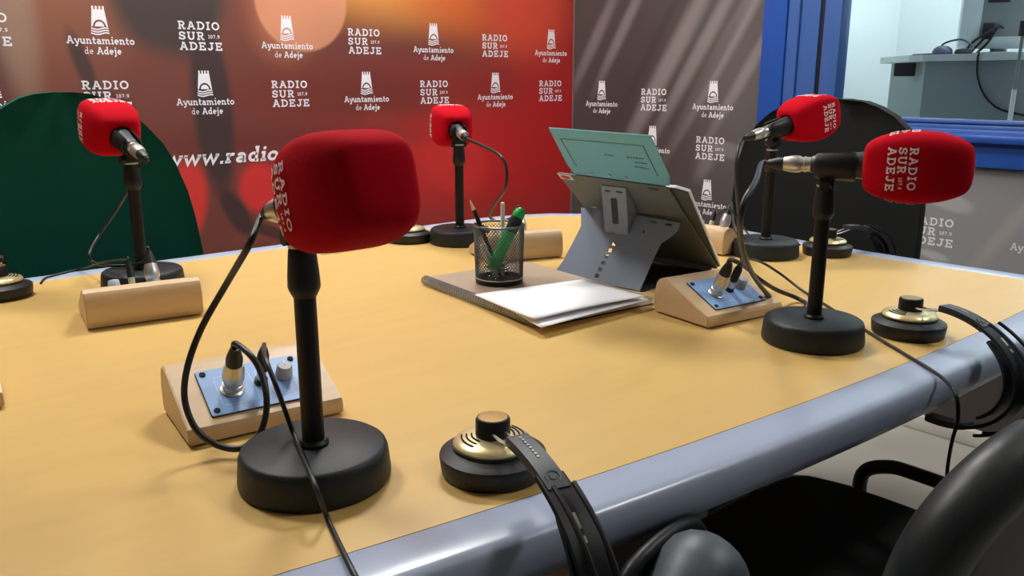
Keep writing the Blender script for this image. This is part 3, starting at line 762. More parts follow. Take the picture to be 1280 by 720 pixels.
# loose plug cords at the far boxes (headphone jacks)
def jack_cable(key, mids, label):
    b_, n = wpt(key, .006, .001, .007), wvec(key)
    t = thing('audio_cable', label, 'cable', b_, group='short jack cables')
    m = align((0, 0, 0), n)
    pg = obj('plug', lathe(B(), [(0, 0), (.0045, 0), (.0048, .012), (0, .012)], 20, m), mat('cream_plastic', srgb(206, 198, 150), .5), t)
    obj('boot', lathe(B(), [(0, .012), (.0054, .012), (.005, .026), (.0028, .036), (0, .036)], 20, m), M['black_pl'], pg)
    obj('cord', tube(B(), catmull([n * .033, n * .043] + [Vector(p) - b_ for p in mids], 8), .0018, 8), M['rubber'], t)
jack_cable('left', [P(158, 324, .815), P(146, 325, .80), P(126, 328, .783), P(108, 334, .755), P(97, 337, zb_), P(84, 340, zb_), P(58, 347, zb_), P(51, 354, zb_)], 'thin black jack cable from the box by the green chair, lying towards the left headphones')
jack_cable('window', [P(897, 268, .842), P(905, 262, .845), P(915, 264, .84), P(926, 280, .80), P(945, 300, zb_), P(975, 296, zb_), P(1000, 306, zb_)], 'thin black jack cable rising from the box behind the laptop stand')

# ------------------------------------------------------------------ laptop stand with card and papers
Bp = P(898, 337, .7425); wd = Vector((.178, -.984, 0)).normalized()
Tp = CAM + ray(835, 228) * 1.27
upv = (Tp - Bp); upv = (upv - wd * upv.dot(wd)).normalized()
upv2 = (upv * .996 + wd * .09).normalized(); wd2 = (wd * .996 - upv * .09).normalized(); pn = upv2.cross(wd2).normalized()
if pn.z < 0: pn = -pn            # upper side of the plate (away from the viewer)
fr_pl = Matrix(((wd2.x, upv2.x, pn.x, Bp.x), (wd2.y, upv2.y, pn.y, Bp.y), (wd2.z, upv2.z, pn.z, Bp.z), (0, 0, 0, 1)))
def plc(px, py):
    q = on_plane(px, py, Bp, pn) - Bp; return (q.dot(wd2), q.dot(upv2))
ls = thing('laptop_stand', 'grey metal folding laptop stand seen from behind, holding a teal card', 'laptop stand', (Bp.x, Bp.y, TZ))
off = Matrix.Translation((-Bp.x, -Bp.y, -TZ))
def hole(cx, cy, w_, h_, r=.002): return rrect(cx - w_ / 2, cx + w_ / 2, cy - h_ / 2, cy + h_ / 2, r, 3)
M['alu_shade'] = mat('anodised_alu_shade', srgb(104, 109, 110), .5, spec=.35, noise=.03)  # same metal as the leg, with the plate's shade put into its colour
W0, W1, H1 = -.201, 0, .3125
plate = rrect(W0, W1, 0.002, H1, .006, 4)
hs = [hole(-.028, .302, .017, .006)] + [hole(-.180 + k * .026, .196, .012, .004, .0015) for k in range(2)] + [hole(-.050 + k * .026, .188, .012, .004, .0015) for k in range(2)]
obj('plate', prism(B(), plate, .0022, hs, off @ fr_pl), M['alu_shade'], ls, angle=20)
bm = B(); strap(bm, [(W0 + .01, .008, .002), (W1 - .01, .008, .002)], (0, 0, 1), .026, .003); bmesh.ops.transform(bm, matrix=off @ fr_pl, verts=bm.verts)
obj('front_lip', bm, M['alu'], ls)
for pxy in ((740, 217), (762, 219), (783, 222)):
    a, b = plc(*pxy); obj('screw', lathe(B(), [(0, 0), (.0028, 0), (.0024, .0016), (0, .002)], 14, off @ fr_pl @ Matrix.Translation((a, b, 0)) @ Matrix.Rotation(PI, 4, 'X')), M['silver'], ls)
bm = B(); box(bm, W0 + .001, W0 + .026, H1 - .018, H1 - .001, -.0008, 0); bmesh.ops.transform(bm, matrix=off @ fr_pl, verts=bm.verts)
stk = obj('sticker', bm, M['white_pl'], ls, False)
bm = B(); prism(bm, arc(0, 0, .009, .0055, 0, 360, 16)[:-1], -.0006); bmesh.ops.transform(bm, matrix=off @ fr_pl @ Matrix.Translation((W0 + .0135, H1 - .0095, -.0008)), verts=bm.verts)
obj('sticker_mark', bm, mat('sticker_red', srgb(196, 40, 48), .5), stk, False)
# leg: a wide sheet from under the plate down to the table
Lo = P(692, 343, TZ + .001); Lr = P(806, 365, TZ + .001); La = Bp + wd2 * -.19 + upv2 * .188 - pn * .002; 
lx = (Lr - Lo).normalized(); ly = (La - Lo); ly = (ly - lx * ly.dot(lx)).normalized(); ln_ = lx.cross(ly).normalized()
fr_lg = Matrix(((lx.x, ly.x, ln_.x, Lo.x), (lx.y, ly.y, ln_.y, Lo.y), (lx.z, ly.z, ln_.z, Lo.z), (0, 0, 0, 1)))
def lgc(px, py):
    q = on_plane(px, py, Lo, ln_) - Lo; return (q.dot(lx), q.dot(ly))
outline = [lgc(*p) for p in ((692, 343), (704, 327), (716, 305), (727, 283), (727, 260), (745, 260), (786, 266), (806, 271), (850, 279), (848, 288), (840, 296), (826, 305), (816, 326), (800, 364), (775, 361), (735, 353))]
outline[0] = (outline[0][0], .0); outline[-1] = (outline[-1][0], 0.0); outline[-2] = (outline[-2][0], 0.0); outline[-3] = (outline[-3][0], 0.0)
hs = []
for pxy in ((768, 305), (763, 313), (759, 321), (755, 329), (751, 337), (747, 345)):
    a, b = lgc(*pxy); hs.append(hole(a, b, .0085, .0075, .002))
for pxy in ((817, 278), (836, 281)):
    a, b = lgc(*pxy); hs.append(hole(a, b, .014, .004, .0015))
a, b = lgc(805, 290); hs.append(hole(a, b, .004, .006, .0015))
obj('leg', prism(B(), outline, .002, hs, off @ fr_lg), M['alu'], ls, angle=20)
q0, q1, q2, q3 = [p_ - Vector((Bp.x, Bp.y, TZ)) for p_ in (Lo + lx * .004, Lr - lx * .004, Bp + wd2 * -.002, Bp + wd2 * -.29)]  # black sheet added to deepen the shade below the plate and behind the slots
bm = prism(B(), [(p_.x, p_.y) for p_ in (q0, q1, q2, q3)], .0012); bs_ = obj('shade_sheet', bm, M['slot'], ls, False); bs_['label'] = 'added black sheet standing in for the shade under the laptop stand'
bm = B(); box(bm, .0, .022, -.001, .006, -.001, .0032, .001); bmesh.ops.transform(bm, matrix=off @ fr_lg, verts=bm.verts)
obj('rubber_foot', bm, M['slot'], ls)
# strut: folded slotted bracket from the plate to a hole of the leg
s0 = Bp + wd2 * plc(752, 231)[0] + upv2 * plc(752, 231)[1]; s1 = Bp + wd2 * plc(783, 234)[0] + upv2 * plc(783, 234)[1]
e0 = on_plane(757, 291, Lo, ln_); e1 = on_plane(786, 297, Lo, ln_)
sx = (s1 - s0).normalized(); sdir = e0 - s0; sy = (sdir - sx * sdir.dot(sx)).normalized(); sn = sx.cross(sy).normalized()
if sn.dot(CAM - s0) < 0: sn = -sn
fr_st = Matrix(((sx.x, sy.x, sn.x, s0.x), (sx.y, sy.y, sn.y, s0.y), (sx.z, sy.z, sn.z, s0.z), (0, 0, 0, 1)))
swid = (s1 - s0).length; slen = (e0 - s0).dot(sy); sk = sdir.dot(sx)
skm = lambda pts_: [(p_[0] + sk * p_[1] / slen, p_[1]) for p_ in pts_]
bm = prism(B(), skm([(0, 0), (swid, 0), (swid, slen), (swid * .5, slen), (swid * .42, slen - .006), (0, slen - .004)]), .002, [skm(rrect(swid * .36, swid * .62, slen * .22, slen * .76, .004, 4)), skm(hole(swid * .25, .010, .010, .0035, .0015)), skm(hole(swid * .72, .010, .012, .0035, .0015))], off @ fr_st)
obj('strut', bm, M['alu'], ls, angle=20)
bm = B(); box(bm, swid - .002, swid, 0, slen, -.03, 0.001)
for v_ in bm.verts: v_.co.x += sk * v_.co.y / slen
bmesh.ops.transform(bm, matrix=off @ fr_st, verts=bm.verts)
obj('strut_flange', bm, M['alu'], ls, False)
# teal card standing on the plate's upper face and a white sheet beside it
tcorner = [plc(*p) for p in ((685, 162), (812, 172), (836, 223), (708, 207))]
tc_ = thing('folder', 'teal printed card rising above the top of the laptop stand', 'folder', (Bp.x, Bp.y, TZ))
x0t, x1t = -.176, .009
tpoly = [(x0t + .010, .15), (-.006, .15), (-.006, H1 + .001), (.002, H1 + .0015), (tcorner[2][0], tcorner[2][1]), tcorner[1], tcorner[0], tcorner[3]]
obj('card', prism(B(), tpoly, .0016, (), off @ fr_pl @ Matrix.Translation((0, 0, .0026))), M['teal'], tc_, False)
bm = B()
def tl(pa, pb, w_=.0019):
    a, b = Vector(plc(*pa)), Vector(plc(*pb))
    for q in ribbon([a, b], w_): bm.faces.new([bm.verts.new((p.x, p.y, .0023)) for p in q])
tl((700, 175), (803, 184)); tl((700, 175), (720, 209)); tl((803, 184), (822, 222))
bmesh.ops.transform(bm, matrix=off @ fr_pl, verts=bm.verts); obj('printed_border', bm, M['teal_ink'], tc_, False)
bm = B()
for (xa, ya, xb, yb) in ((755, 195, 767, 196.5), (783, 198, 805, 200.5), (793, 204.5, 809, 206.5), (793, 210, 812, 213)):
    n = 6
    for k in range(n):
        a, b = Vector(plc(xa + (xb - xa) * k / n, ya + (yb - ya) * k / n)), Vector(plc(xa + (xb - xa) * (k + .7) / n, ya + (yb - ya) * (k + .7) / n))
        for q in ribbon([a, b], .0036 if k % 3 else .0048): bm.faces.new([bm.verts.new((p.x, p.y, .0023)) for p in q])
bmesh.ops.transform(bm, matrix=off @ fr_pl, verts=bm.verts); obj('printed_text', bm, M['teal_ink'], tc_, False)
pp_ = [(-.165, .003), (.001, .003), (.026, .295), (.008, .302), (-.15, .285)]
pd_ = thing('paper_pad', 'white pad of paper peeking out at the right of the laptop stand', 'paper pad', (Bp.x, Bp.y, TZ))
obj('backing_board', prism(B(), pp_, .0012, (), off @ fr_pl @ Matrix.Translation((0, 0, .0045))), mat('grey_board', srgb(84, 88, 88), .8), pd_, False)
pp2 = [(-.165, .003), (.003, .003), (.0285, .296), (.008, .304), (-.15, .287)]
obj('pages', prism(B(), pp2, .0045, (), off @ fr_pl @ Matrix.Translation((0, 0, .0058))), M['paper'], pd_, False)

# ------------------------------------------------------------------ notebook, papers, pen cup
nA, nB, nC = P(527, 355), P(672, 411), P(668, 333)
ny = (nA - nB).normalized(); nx = Vector((ny.y, -ny.x, 0)); nL, nW = (nA - nB).length, .225
nang = math.atan2(nx.y, nx.x)
nb = thing('spiral_notebook', 'brown-covered spiral notebook under the mesh pen cup', 'notebook', (nB.x, nB.y, TZ), (0, 0, nang))
obj('pages', box(B(), .007, nW, .002, nL - .002, .0015, .0095), M['paper'], nb, False)
obj('back_cover', box(B(), .005, nW + .002, 0, nL, .0, .0015), M['slot'], nb, False)
obj('front_cover', box(B(), .005, nW + .002, 0, nL, .0095, .0112, .0004), M['cover'], nb, False)
bm = B(); nr = 46
for k in range(nr):
    yy = .008 + (nL - .016) * k / (nr - 1)
    for dy in (-.0012, .0012):
        tube(bm, [(.004 + .0078 * math.cos(a), yy + dy, .0078 + .0074 * math.sin(a)) for a in [2 * PI * i / 12 for i in range(12)]], .0009, 5, True)
obj('spiral_binding', bm, M['wire'], nb)
zn = TZ + .0115
def sheet(pts, label, z0, z1, name='paper_sheet', th=.0012):
    """sheet through four pixel corners, its near edge a little lifted (z0 -> z1)"""
    (a, b, d, e) = pts; n = 12; bm = B(); rows = []
    for i in range(n + 1):
        t = i / n; row = []
        for j in range(n + 1):
            s = j / n; p = (a.lerp(b, s)).lerp(e.lerp(d, s), t); zz = z0 + (z1 - z0) * (t * t) * (.35 + .65 * math.sin(PI * (.15 + .7 * s)))
            row.append(bm.verts.new((p.x, p.y, zz)))
        rows.append(row)
    for i in range(n):
        for j in range(n): bm.faces.new((rows[i][j], rows[i][j + 1], rows[i + 1][j + 1], rows[i + 1][j]))
    o = obj(name, bm, M['paper']); md = o.modifiers.new('thick', 'SOLIDIFY'); md.thickness = th; md.offset = 1
    return tag(o, label, 'paper')
sheet([P(612, 372, zn), P(735, 354, zn), P(812, 377, zn), P(676, 412, zn)], 'white sheets lying directly on the notebook, under the top sheet', zn + .0004, zn + .003)
sheet([P(594, 369, zn + .005), P(728, 350, zn + .005), P(806, 374, zn + .005), P(668, 400, zn + .008)], 'topmost folded white sheet on the notebook beside the pen cup', zn + .0045, zn + .0105, th=.002)
cpos = P(624, 352, zn); cpos.z = zn + .0006
cup = thing('pen_cup', 'dark wire-mesh pen cup standing on the brown notebook', 'pen cup', cpos)
RC, HC = .0415, .098
bm = B(); nu, nv = 46, 26; rows = []
for j in range(nv + 1):
    r = RC * (.94 + .06 * j / nv); zz = .008 + (HC - .012) * j / nv
    rows.append([bm.verts.new((r * math.cos(2 * PI * (i + .5 * (j % 2)) / nu), r * math.sin(2 * PI * (i + .5 * (j % 2)) / nu), zz)) for i in range(nu)])
for j in range(nv - 1):      # diamond cells
    for i in range(nu):
        if j % 2 == 0: bm.faces.new((rows[j][i], rows[j + 1][i], rows[j + 2][i], rows[j + 1][i - 1]))
        else: bm.faces.new((rows[j][i], rows[j + 1][(i + 1) % nu], rows[j + 2][i], rows[j + 1][i]))
bmesh.ops.delete(bm, geom=[v for v in bm.verts if not v.link_faces], context='VERTS')
mo = obj('mesh_wall', bm, M['mesh'], cup, False); md = mo.modifiers.new('wire', 'WIREFRAME'); md.thickness = .0015; md.use_even_offset = False
obj('rim', tube(B(), [(RC * math.cos(2 * PI * i / 48), RC * math.sin(2 * PI * i / 48), HC - .002) for i in range(48)], .0019, 8, True), M['cup_rim'], cup)
obj('base', lathe(B(), [(0, 0), (RC * .95, 0), (RC * .96, .008), (RC * .94, .0095), (RC * .92, .008), (RC * .9, .002), (0, .002)], 48), M['black_pl'], cup)
obj('base_ring', tube(B(), [(RC * .955 * math.cos(2 * PI * i / 48), RC * .955 * math.sin(2 * PI * i / 48), .0085) for i in range(48)], .0013, 8, True), M['silver'], cup)
def rod(bm, a, b, prof):
    a, b = Vector(a), Vector(b); L = (b - a).length; return lathe(bm, [(r, t * L) for r, t in prof], 20, align(a, b - a))
# image-right and towards-camera directions on the table
IR = Vector((math.sin(AZ), -math.cos(AZ), 0)); IF = Vector((math.cos(AZ), math.sin(AZ), 0))
def incup(r_, f_, z_): return cpos + IR * r_ + IF * f_ + Vector((0, 0, z_))
hl = thing('highlighter', 'green highlighter pen leaning right in the mesh pen cup', 'pen', incup(-.010, -.018, .026))
d_ = incup(.034, -.006, .117) - incup(-.010, -.018, .026); hd = (0, 0, 0); 
obj('barrel', rod(B(), (0, 0, 0), d_ * .68, [(0, 0), (.0080, 0), (.0098, .04), (.0102, .9), (.0100, 1), (0, 1)]), M['green_pl'], hl)
obj('pen_cap', rod(B(), d_ * .66, d_, [(0, 0), (.0106, 0), (.0108, .5), (.0096, .82), (0, .84)]), M['dark_pl'], hl)
obj('cap_end', rod(B(), d_ * .92, d_ * 1.08, [(0, 0), (.0098, 0), (.0100, .3), (.0078, .8), (.004, 1), (0, 1)]), M['green_pl'], hl)
pe = thing('ballpoint_pen', 'slim white pen standing upright in the mesh pen cup', 'pen', incup(.006, .026, .0045))
d_ = incup(.006, .012, .131) - incup(.006, .026, .0045)
obj('barrel', rod(B(), (0, 0, 0), d_, [(0, 0), (.002, 0), (.0032, .08), (.0036, .12), (.0036, .97), (.003, 1), (0, 1)]), M['white_pl'], pe)
obj('clip', rod(B(), d_ * .7 - IF * .0052, d_ * .97 - IF * .0048, [(0, 0), (.0009, 0), (.0009, 1), (0, 1)]), M['silver'], pe)
pc = thing('pencil', 'dark pencil leaning left out of the mesh pen cup, sharpened tip up', 'pencil', incup(.002, .012, .006))
d_ = incup(-.048, .004, .137) - incup(.002, .012, .006)
obj('shaft', rod(B(), (0, 0, 0), d_ * .87, [(0, 0), (.0036, 0), (.0036, 1), (0, 1)]), M['pole'], pc)
tp = obj('tip', rod(B(), d_ * .87, d_, [(0, 0), (.0036, 0), (.0012, .8), (0, 1)]), M['wood_tip'], pc); tp['label'] = 'bare wood tip'
mk = thing('marker', 'stubby white marker at the left inside the mesh pen cup', 'pen', incup(-.004, -.010, .009))
d_ = incup(-.027, -.014, .066) - incup(-.004, -.010, .009)
obj('barrel', rod(B(), (0, 0, 0), d_ * .6, [(0, 0), (.004, 0), (.0045, .1), (.0045, 1), (0, 1)]), M['knob'], mk)
obj('pen_cap', rod(B(), d_ * .58, d_, [(0, 0), (.0052, 0), (.0052, .9), (.004, 1), (0, 1)]), M['white_pl'], mk)
for k in range(18):
    a = random.uniform(0, 6.28); rr = random.uniform(.004, .026); zz = .005 + .0022 * k
    loop = catmull([(0, .0, 0), (.0, .018, 0), (.0035, .0205, 0), (.007, .018, 0), (.007, -.003, 0), (.0045, -.006, 0), (.0018, -.003, 0), (.0018, .014, 0), (.0035, .016, 0), (.0052, .014, 0), (.0052, .002, 0)], 4)
    o = obj('paper_clip', tube(B(), loop, .0005, 5), M['chrome'])
    o.location = cpos + Vector((rr * math.cos(a) * .6, rr * math.sin(a) * .6, zz)); o.rotation_euler = (random.uniform(-.5, .5), random.uniform(-.5, .5), random.uniform(0, 6))
    tag(o, 'bent wire paper clip at the bottom of the mesh pen cup', 'paper clip', 'paper clips in the pen cup')

# ------------------------------------------------------------------ chairs
def profile_back(bm, halfs, y_of, th, n=12):
    """cushion built row by row: halfs = [(z, half width)], y_of(z, u) front surface, thickness th"""
    m = 24; front, back = [], []
    for z, hw in halfs:
        front.append([bm.verts.new((hw * math.sin(PI / 2 * (2 * i / m - 1)), y_of(z, 2 * i / m - 1) + th * .5 * math.cos(PI / 2 * (2 * i / m - 1)) ** .45, z)) for i in range(m + 1)])
        back.append([bm.verts.new((hw * math.sin(PI / 2 * (2 * i / m - 1)), y_of(z, 2 * i / m - 1) - th * .5 * math.cos(PI / 2 * (2 * i / m - 1)) ** .45, z)) for i in range(1, m)])
    R = len(halfs)
    for r in range(R - 1):
        for i in range(m): bm.faces.new((front[r][i], front[r][i + 1], front[r + 1][i + 1], front[r + 1][i]))
        bk = lambda q: [front[q][0]] + back[q] + [front[q][m]]
        a, b = bk(r), bk(r + 1)
        for i in range(m): bm.faces.new((a[i + 1], a[i], b[i], b[i + 1]))
    for r in (0, R - 1):
        loop = front[r] + back[r][::-1]
        bm.faces.new(loop)
    return bm
def swivel_base(t, z_seat):
    obj('gas_column', lathe(B(), [(.028, .10), (.028, .28), (.018, .285), (.018, z_seat - .09), (.05, z_seat - .085), (.09, z_seat - .055), (0, z_seat - .055)], 24), M['black_pl'], t)
    bm = B()
    for k in range(5):
        a = 2 * PI * k / 5 + .3; tube(bm, [(0, 0, .115), (.15 * math.cos(a), .15 * math.sin(a), .105), (.28 * math.cos(a), .28 * math.sin(a), .075)], [.026, .022, .016], 10)
    sb = obj('star_base', bm, M['black_pl'], t)
    for k in range(5):
        a = 2 * PI * k / 5 + .3; bm = B()
        for s in (-.014, .014): tube(bm, [(.28 * math.cos(a) - math.sin(a) * (s - .008), .28 * math.sin(a) + math.cos(a) * (s - .008), .029), (.28 * math.cos(a) - math.sin(a) * (s + .008), .28 * math.sin(a) + math.cos(a) * (s + .008), .029)], .029, 18)
        tube(bm, [(.28 * math.cos(a), .28 * math.sin(a), .03), (.28 * math.cos(a), .28 * math.sin(a), .08)], .008, 8)
        obj('caster', bm, M['pole'], t)
def seat_bm(w, d0, d1, z, th):
    bm = prism(B(), smoothpoly([(-w * .92, d0), (0, d0 - .015), (w * .92, d0), (w, (d0 + d1) / 2), (w * .9, d1 - .03), (w * .45, d1), (-w * .45, d1), (-w * .9, d1 - .03), (-w, (d0 + d1) / 2)], 6), th)
    bmesh.ops.translate(bm, vec=(0, 0, z - th), verts=bm.verts)
    es = [e for e in bm.edges if len(e.link_faces) == 2 and e.calc_face_angle() > 1]
    bmesh.ops.bevel(bm, geom=es, offset=th * .38, segments=4, affect='EDGES', profile=.6); return bm
def tall_chair(label, x, y, rot, fab, halfs, lean=.06):
    t = thing('office_chair', label, 'chair', (x, y, 0), (0, 0, math.radians(rot)))
    swivel_base(t, .48)
    obj('seat', seat_bm(.25, -.22, .25, .48, .085), fab, t)
    z0 = halfs[0][0]
    yo = lambda z, u: -.245 - lean * (z - z0) + .045 * u * u
    obj('backrest', profile_back(B(), halfs, yo, .07), fab, t)
    obj('back_bracket', strap(B(), catmull([(0, -.05, .40), (0, -.22, .40), (0, -.300, .45), (0, -.315, .60)], 6), (1, 0, 0), .07, .012), M['black_pl'], t)
    return t
gh = [(.53, .20), (.535, .235), (.56, .252), (.62, .255), (.70, .250), (.78, .242), (.84, .231), (.90, .212), (.945, .190), (.985, .158), (1.01, .132), (1.03, .105), (1.045, .078), (1.053, .050), (1.056, .02)]
tall_chair('green upholstered chair at the left, behind the table and in front of the red backdrop', .44, 1.95 - .27, 180, M['green_fab'], gh)
bh = [(.53, .20), (.535, .23), (.56, .245), (.62, .250), (.70, .250), (.80, .247), (.88, .24), (.93, .225), (.97, .195), (1.0, .16), (1.02, .12), (1.032, .08), (1.036, .03)]
tall_chair('black upholstered chair under the blue window, on the far right side of the table', 1.95 - .27, 1.06, 90, M['black_fab'], bh)

def low_chair(label, x, y, rot, zs, top, hw, yb, arms=True, mesh_front=False, lean=.10, seat_d=.23):
    """low leatherette chair: rolled rim round an inset back panel, loop arms"""
    t = thing('armchair', label, 'chair', (x, y, 0), (0, 0, math.radians(rot)))
    swivel_base(t, zs)
    obj('seat', seat_bm(hw * .98, -.20, seat_d, zs, .08), M['black_fab'], t)
    zb = zs + .05; r = .13
    out = []
    for k in range(9): a = math.radians(90 * k / 8); out.append((hw - r + r * math.cos(a), top - r + r * math.sin(a)))
    out += [(-p[0], p[1]) for p in out[::-1]]
    path = [(hw * .92, zb)] + [(hw * .99, zb + .12)] + out + [(-hw * .99, zb + .12), (-hw * .92, zb)]
    yy = lambda p: yb - lean * (p[1] - zb) - .05 * (1 - (p[0] / hw) ** 2)
    pts = [Vector((p[0], yy(p), p[1])) for p in path]
    obj('back_rim', tube(B(), catmull(pts, 3), .030, 16, False), M['leather'], t)
    bm = B(); n = 14; rows = []
    for j in range(n + 1):
        z = zb + (top - .015 - zb) * j / n; row = []
        w = hw - .012
        if z > top - r: w = hw - r + math.sqrt(max(0, r * r - (z - top + r) ** 2)) - .012
        for i in range(n + 1):
            u = -1 + 2 * i / n; p = (max(.01, w) * u, z); row.append(bm.verts.new((p[0], yy(p) + .002, z)))
        rows.append(row)
    for j in range(n):
        for i in range(n): bm.faces.new((rows[j][i], rows[j][i + 1], rows[j + 1][i + 1], rows[j + 1][i]))
    o = obj('back_panel', bm, M['leather'], t); md = o.modifiers.new('thick', 'SOLIDIFY'); md.thickness = .03; md.offset = 0
    if arms:
        for s in (-1, 1):
            X = s * (hw + .015)
            obj('armrest', tube(B(), catmull([(X - s * .01, -.17, zs + .02), (X, -.10, zs + .03), (X, .05, zs + .035), (X, .10, zs + .03), (X, .135, zs + .005), (X - s * .01, .13, zs - .045), (X - s * .05, .10, zs - .06)], 6), .011, 10), M['black_pl'], t)
    obj('back_bracket', strap(B(), catmull([(0, -.05, zs - .07), (0, yb - .04, zs - .07), (0, yb - .085, zs), (0, yb - .10, zs + .16)], 6), (1, 0, 0), .06, .012), M['black_pl'], t)
    return t
low_chair('black leatherette armchair in the lower right corner, seen from behind', .945, .43, 0, .47, .765, .255, -.155)
# mesh-backed chair pushed under the table: only the corner of its back and pad show
t = thing('office_chair', 'mesh-backed grey chair tucked under the table edge at bottom centre', 'chair', (.36, .62, 0))
swivel_base(t, .44)
obj('seat', seat_bm(.24, -.18, .24, .44, .07), M['black_fab'], t)
half = [(.20, .46), (.225, .60), (.216, .675), (.180, .706), (.105, .700), (.072, .655), (.045, .59)]
path = smoothpoly(half + [(-p[0], p[1]) for p in half[::-1]], 5)
yb_ = lambda p: -.212 - .02 * (1 - (p[0] / .22) ** 2)
obj('back_frame', tube(B(), [(p[0], yb_(p), p[1]) for p in path], .007, 10, True), M['black_pl'], t)
bm = prism(B(), path, .003); bmesh.ops.subdivide_edges(bm, edges=bm.edges, cuts=2, use_grid_fill=True)
for v_ in bm.verts: v_.co = Vector((v_.co.x, yb_(v_.co) + v_.co.z, v_.co.y))
obj('back_mesh', bm, mat('mesh_fabric', srgb(82, 84, 84), .8, noise=.3, nscale=220, bump=.4, stretch=(6, 1, 1)), t, False)
pts = catmull([(-.20, -.285, .37), (-.08, -.285, .46), (.012, -.282, .548), (.082, -.275, .628), (.152, -.258, .683)], 8); pts += [Vector(pts[-1]) + Vector((.030 * math.sin(a), .003 * math.sin(a), .006 * math.sin(a))) for a in (.3, .6, .9, 1.2, 1.45)]
obj('lumbar_pad', tube(B(), pts, [.041] * (len(pts) - 5) + [.041 * math.cos(a) ** .5 for a in (.3, .6, .9, 1.2, 1.45)], 20), M['grey_dark'], t)
obj('back_bracket', strap(B(), catmull([(0, -.05, .37), (0, -.24, .37), (0, -.30, .42), (0, -.262, .55)], 6), (1, 0, 0), .06, .012), M['black_pl'], t)

# ------------------------------------------------------------------ control room furniture
DX = 3.6
dk = thing('control_desk', 'grey desk with light worktop behind the studio window', 'desk', (DX, 1.2, .40))
ztop = 1.180 - .40
foot = [(0.0, -1.5), (0.0, .40), (.33, .70), (.85, .74), (.85, -1.5)]
top = [(-.03, -1.52), (-.03, .40), (.0, .47), (.29, .735), (.36, .77), (.88, .77), (.88, -1.52)]
bm = prism(B(), top, .026); bmesh.ops.translate(bm, vec=(0, 0, ztop - .026), verts=bm.verts); obj('worktop', bm, M['desk_w'], dk, False)
bm = B(); box(bm, .0, .02, -1.5, .40, 0, ztop - .026); obj('front_panel', bm, M['desk_g'], dk, False)
bm = prism(B(), [(0, .40), (.33, .70), (.345, .685), (.015, .385)], ztop - .026); obj('side_panel', bm, M['desk_s'], dk, False)
bm = prism(B(), [(.33, .70), (.85, .74), (.85, .72), (.345, .68)], ztop - .026); obj('end_panel', bm, M['desk_g'], dk, False)
bm = B(); box(bm, .06, .085, .46, .545, ztop - .085, ztop - .03, .006); bmesh.ops.translate(bm, vec=(-.03, .0, 0), verts=bm.verts)
obj('cable_clamp', bm, M['slot'], dk)
def cr(px, py, X): return on_x(px, py, X)
zd = 1.1805
# monitor seen from behind and from the side
mo = thing('monitor', 'silver computer monitor seen from behind through the studio window', 'monitor', (3.95, 1.46, zd))
mat_m = Matrix.Rotation(math.radians(30), 4, 'Z') @ Matrix.Rotation(math.radians(-8), 4, 'Y')
bm = B(); box(bm, -.03, .03, -.16, .16, .030, .42, .006); bmesh.ops.transform(bm, matrix=mat_m, verts=bm.verts); obj('screen_case', bm, M['mon'], mo)
bm = B(); box(bm, -.032, -.029, -.145, .085, .080, .40, .001); bmesh.ops.transform(bm, matrix=mat_m, verts=bm.verts); obj('back_cover', bm, M['mon_d'], mo)
bm = B(); box(bm, -.035, -.031, -.01, .07, .215, .245, .001); bmesh.ops.transform(bm, matrix=mat_m, verts=bm.verts); obj('port', bm, M['slot'], mo)
bm = B(); box(bm, -.035, -.031, .035, .075, .07, .135, .001); bmesh.ops.transform(bm, matrix=mat_m, verts=bm.verts); obj('port', bm, M['slot'], mo)
bm = B(); box(bm, -.035, -.031, -.13, -.10, .24, .30, .001); bmesh.ops.transform(bm, matrix=mat_m, verts=bm.verts); obj('port', bm, M['slot'], mo)
bm = B(); box(bm, -.01, .02, -.03, .03, .01, .1, .006); obj('stand_neck', bm, M['mon'], mo)
obj('stand_foot', lathe(B(), [(0, 0), (.13, 0), (.13, .006), (.1, .012), (0, .016)], 36), M['mon_d'], mo)
bm = B()
for k in range(3):
    p0 = mat_m @ Vector((-.034, .0 + k * .02, .115)); tube(bm, catmull([p0, p0 + Vector((-.03, .01, -.01 * k)), p0 + Vector((-.035, .04 + .01 * k, -.06)), p0 + Vector((-.02, .09, -.105 + .004 * k))], 6), .005, 8)
obj('cable_bundle', bm, M['slot'], mo)
# blue-black headset lying on the worktop
hs_ = thing('headset', 'dark blue headset lying on the control room desk', 'headset', cr(1178, 65, 3.72).to_tuple()[:2] + (zd,))
obj('ear_cup', lathe(B(), [(0, 0), (.035, 0), (.04, .01), (.034, .026), (.02, .036), (0, .038)], 28), M['navy'], hs_)
bm = lathe(B(), [(0, 0), (.03, 0), (.034, .01), (.028, .022), (0, .026)], 28, Matrix.Translation((.02, -.075, 0))); obj('ear_cup', bm, M['slot'], hs_)
obj('headband', tube(B(), catmull([(0, .02, .022), (.02, .0, .05), (.04, -.05, .062), (.035, -.09, .045), (.03, -.11, .02)], 8), .004, 8), M['navy'], hs_)
obj('cord', tube(B(), catmull([(0, .03, .006), (-.02, .08, .004), (.02, .13, .004), (.06, .10, .004), (.04, .03, .006)], 8), .003, 8), M['slot'], hs_)
dcp = [cr(1222, 74, DX - .033), cr(1222, 95, DX - .012), cr(1230, 118, DX - .010), cr(1247, 135, DX - .010), cr(1275, 143, DX - .010), cr(1300, 146, DX - .012)]
tag(obj('cable', tube(B(), catmull([cr(1222, 68, DX + .06) + Vector((0, 0, .004)), Vector((DX - .028, dcp[0].y, zd + .003))] + dcp, 8), .004, 8), M['slot']), 'thin dark cable drooping down the grey front of the control room desk', 'cable')
ga = cr(1278, 45, 3.3); gb = cr(1268, 112, 3.3); gc = cr(1262, 152, 3.3)
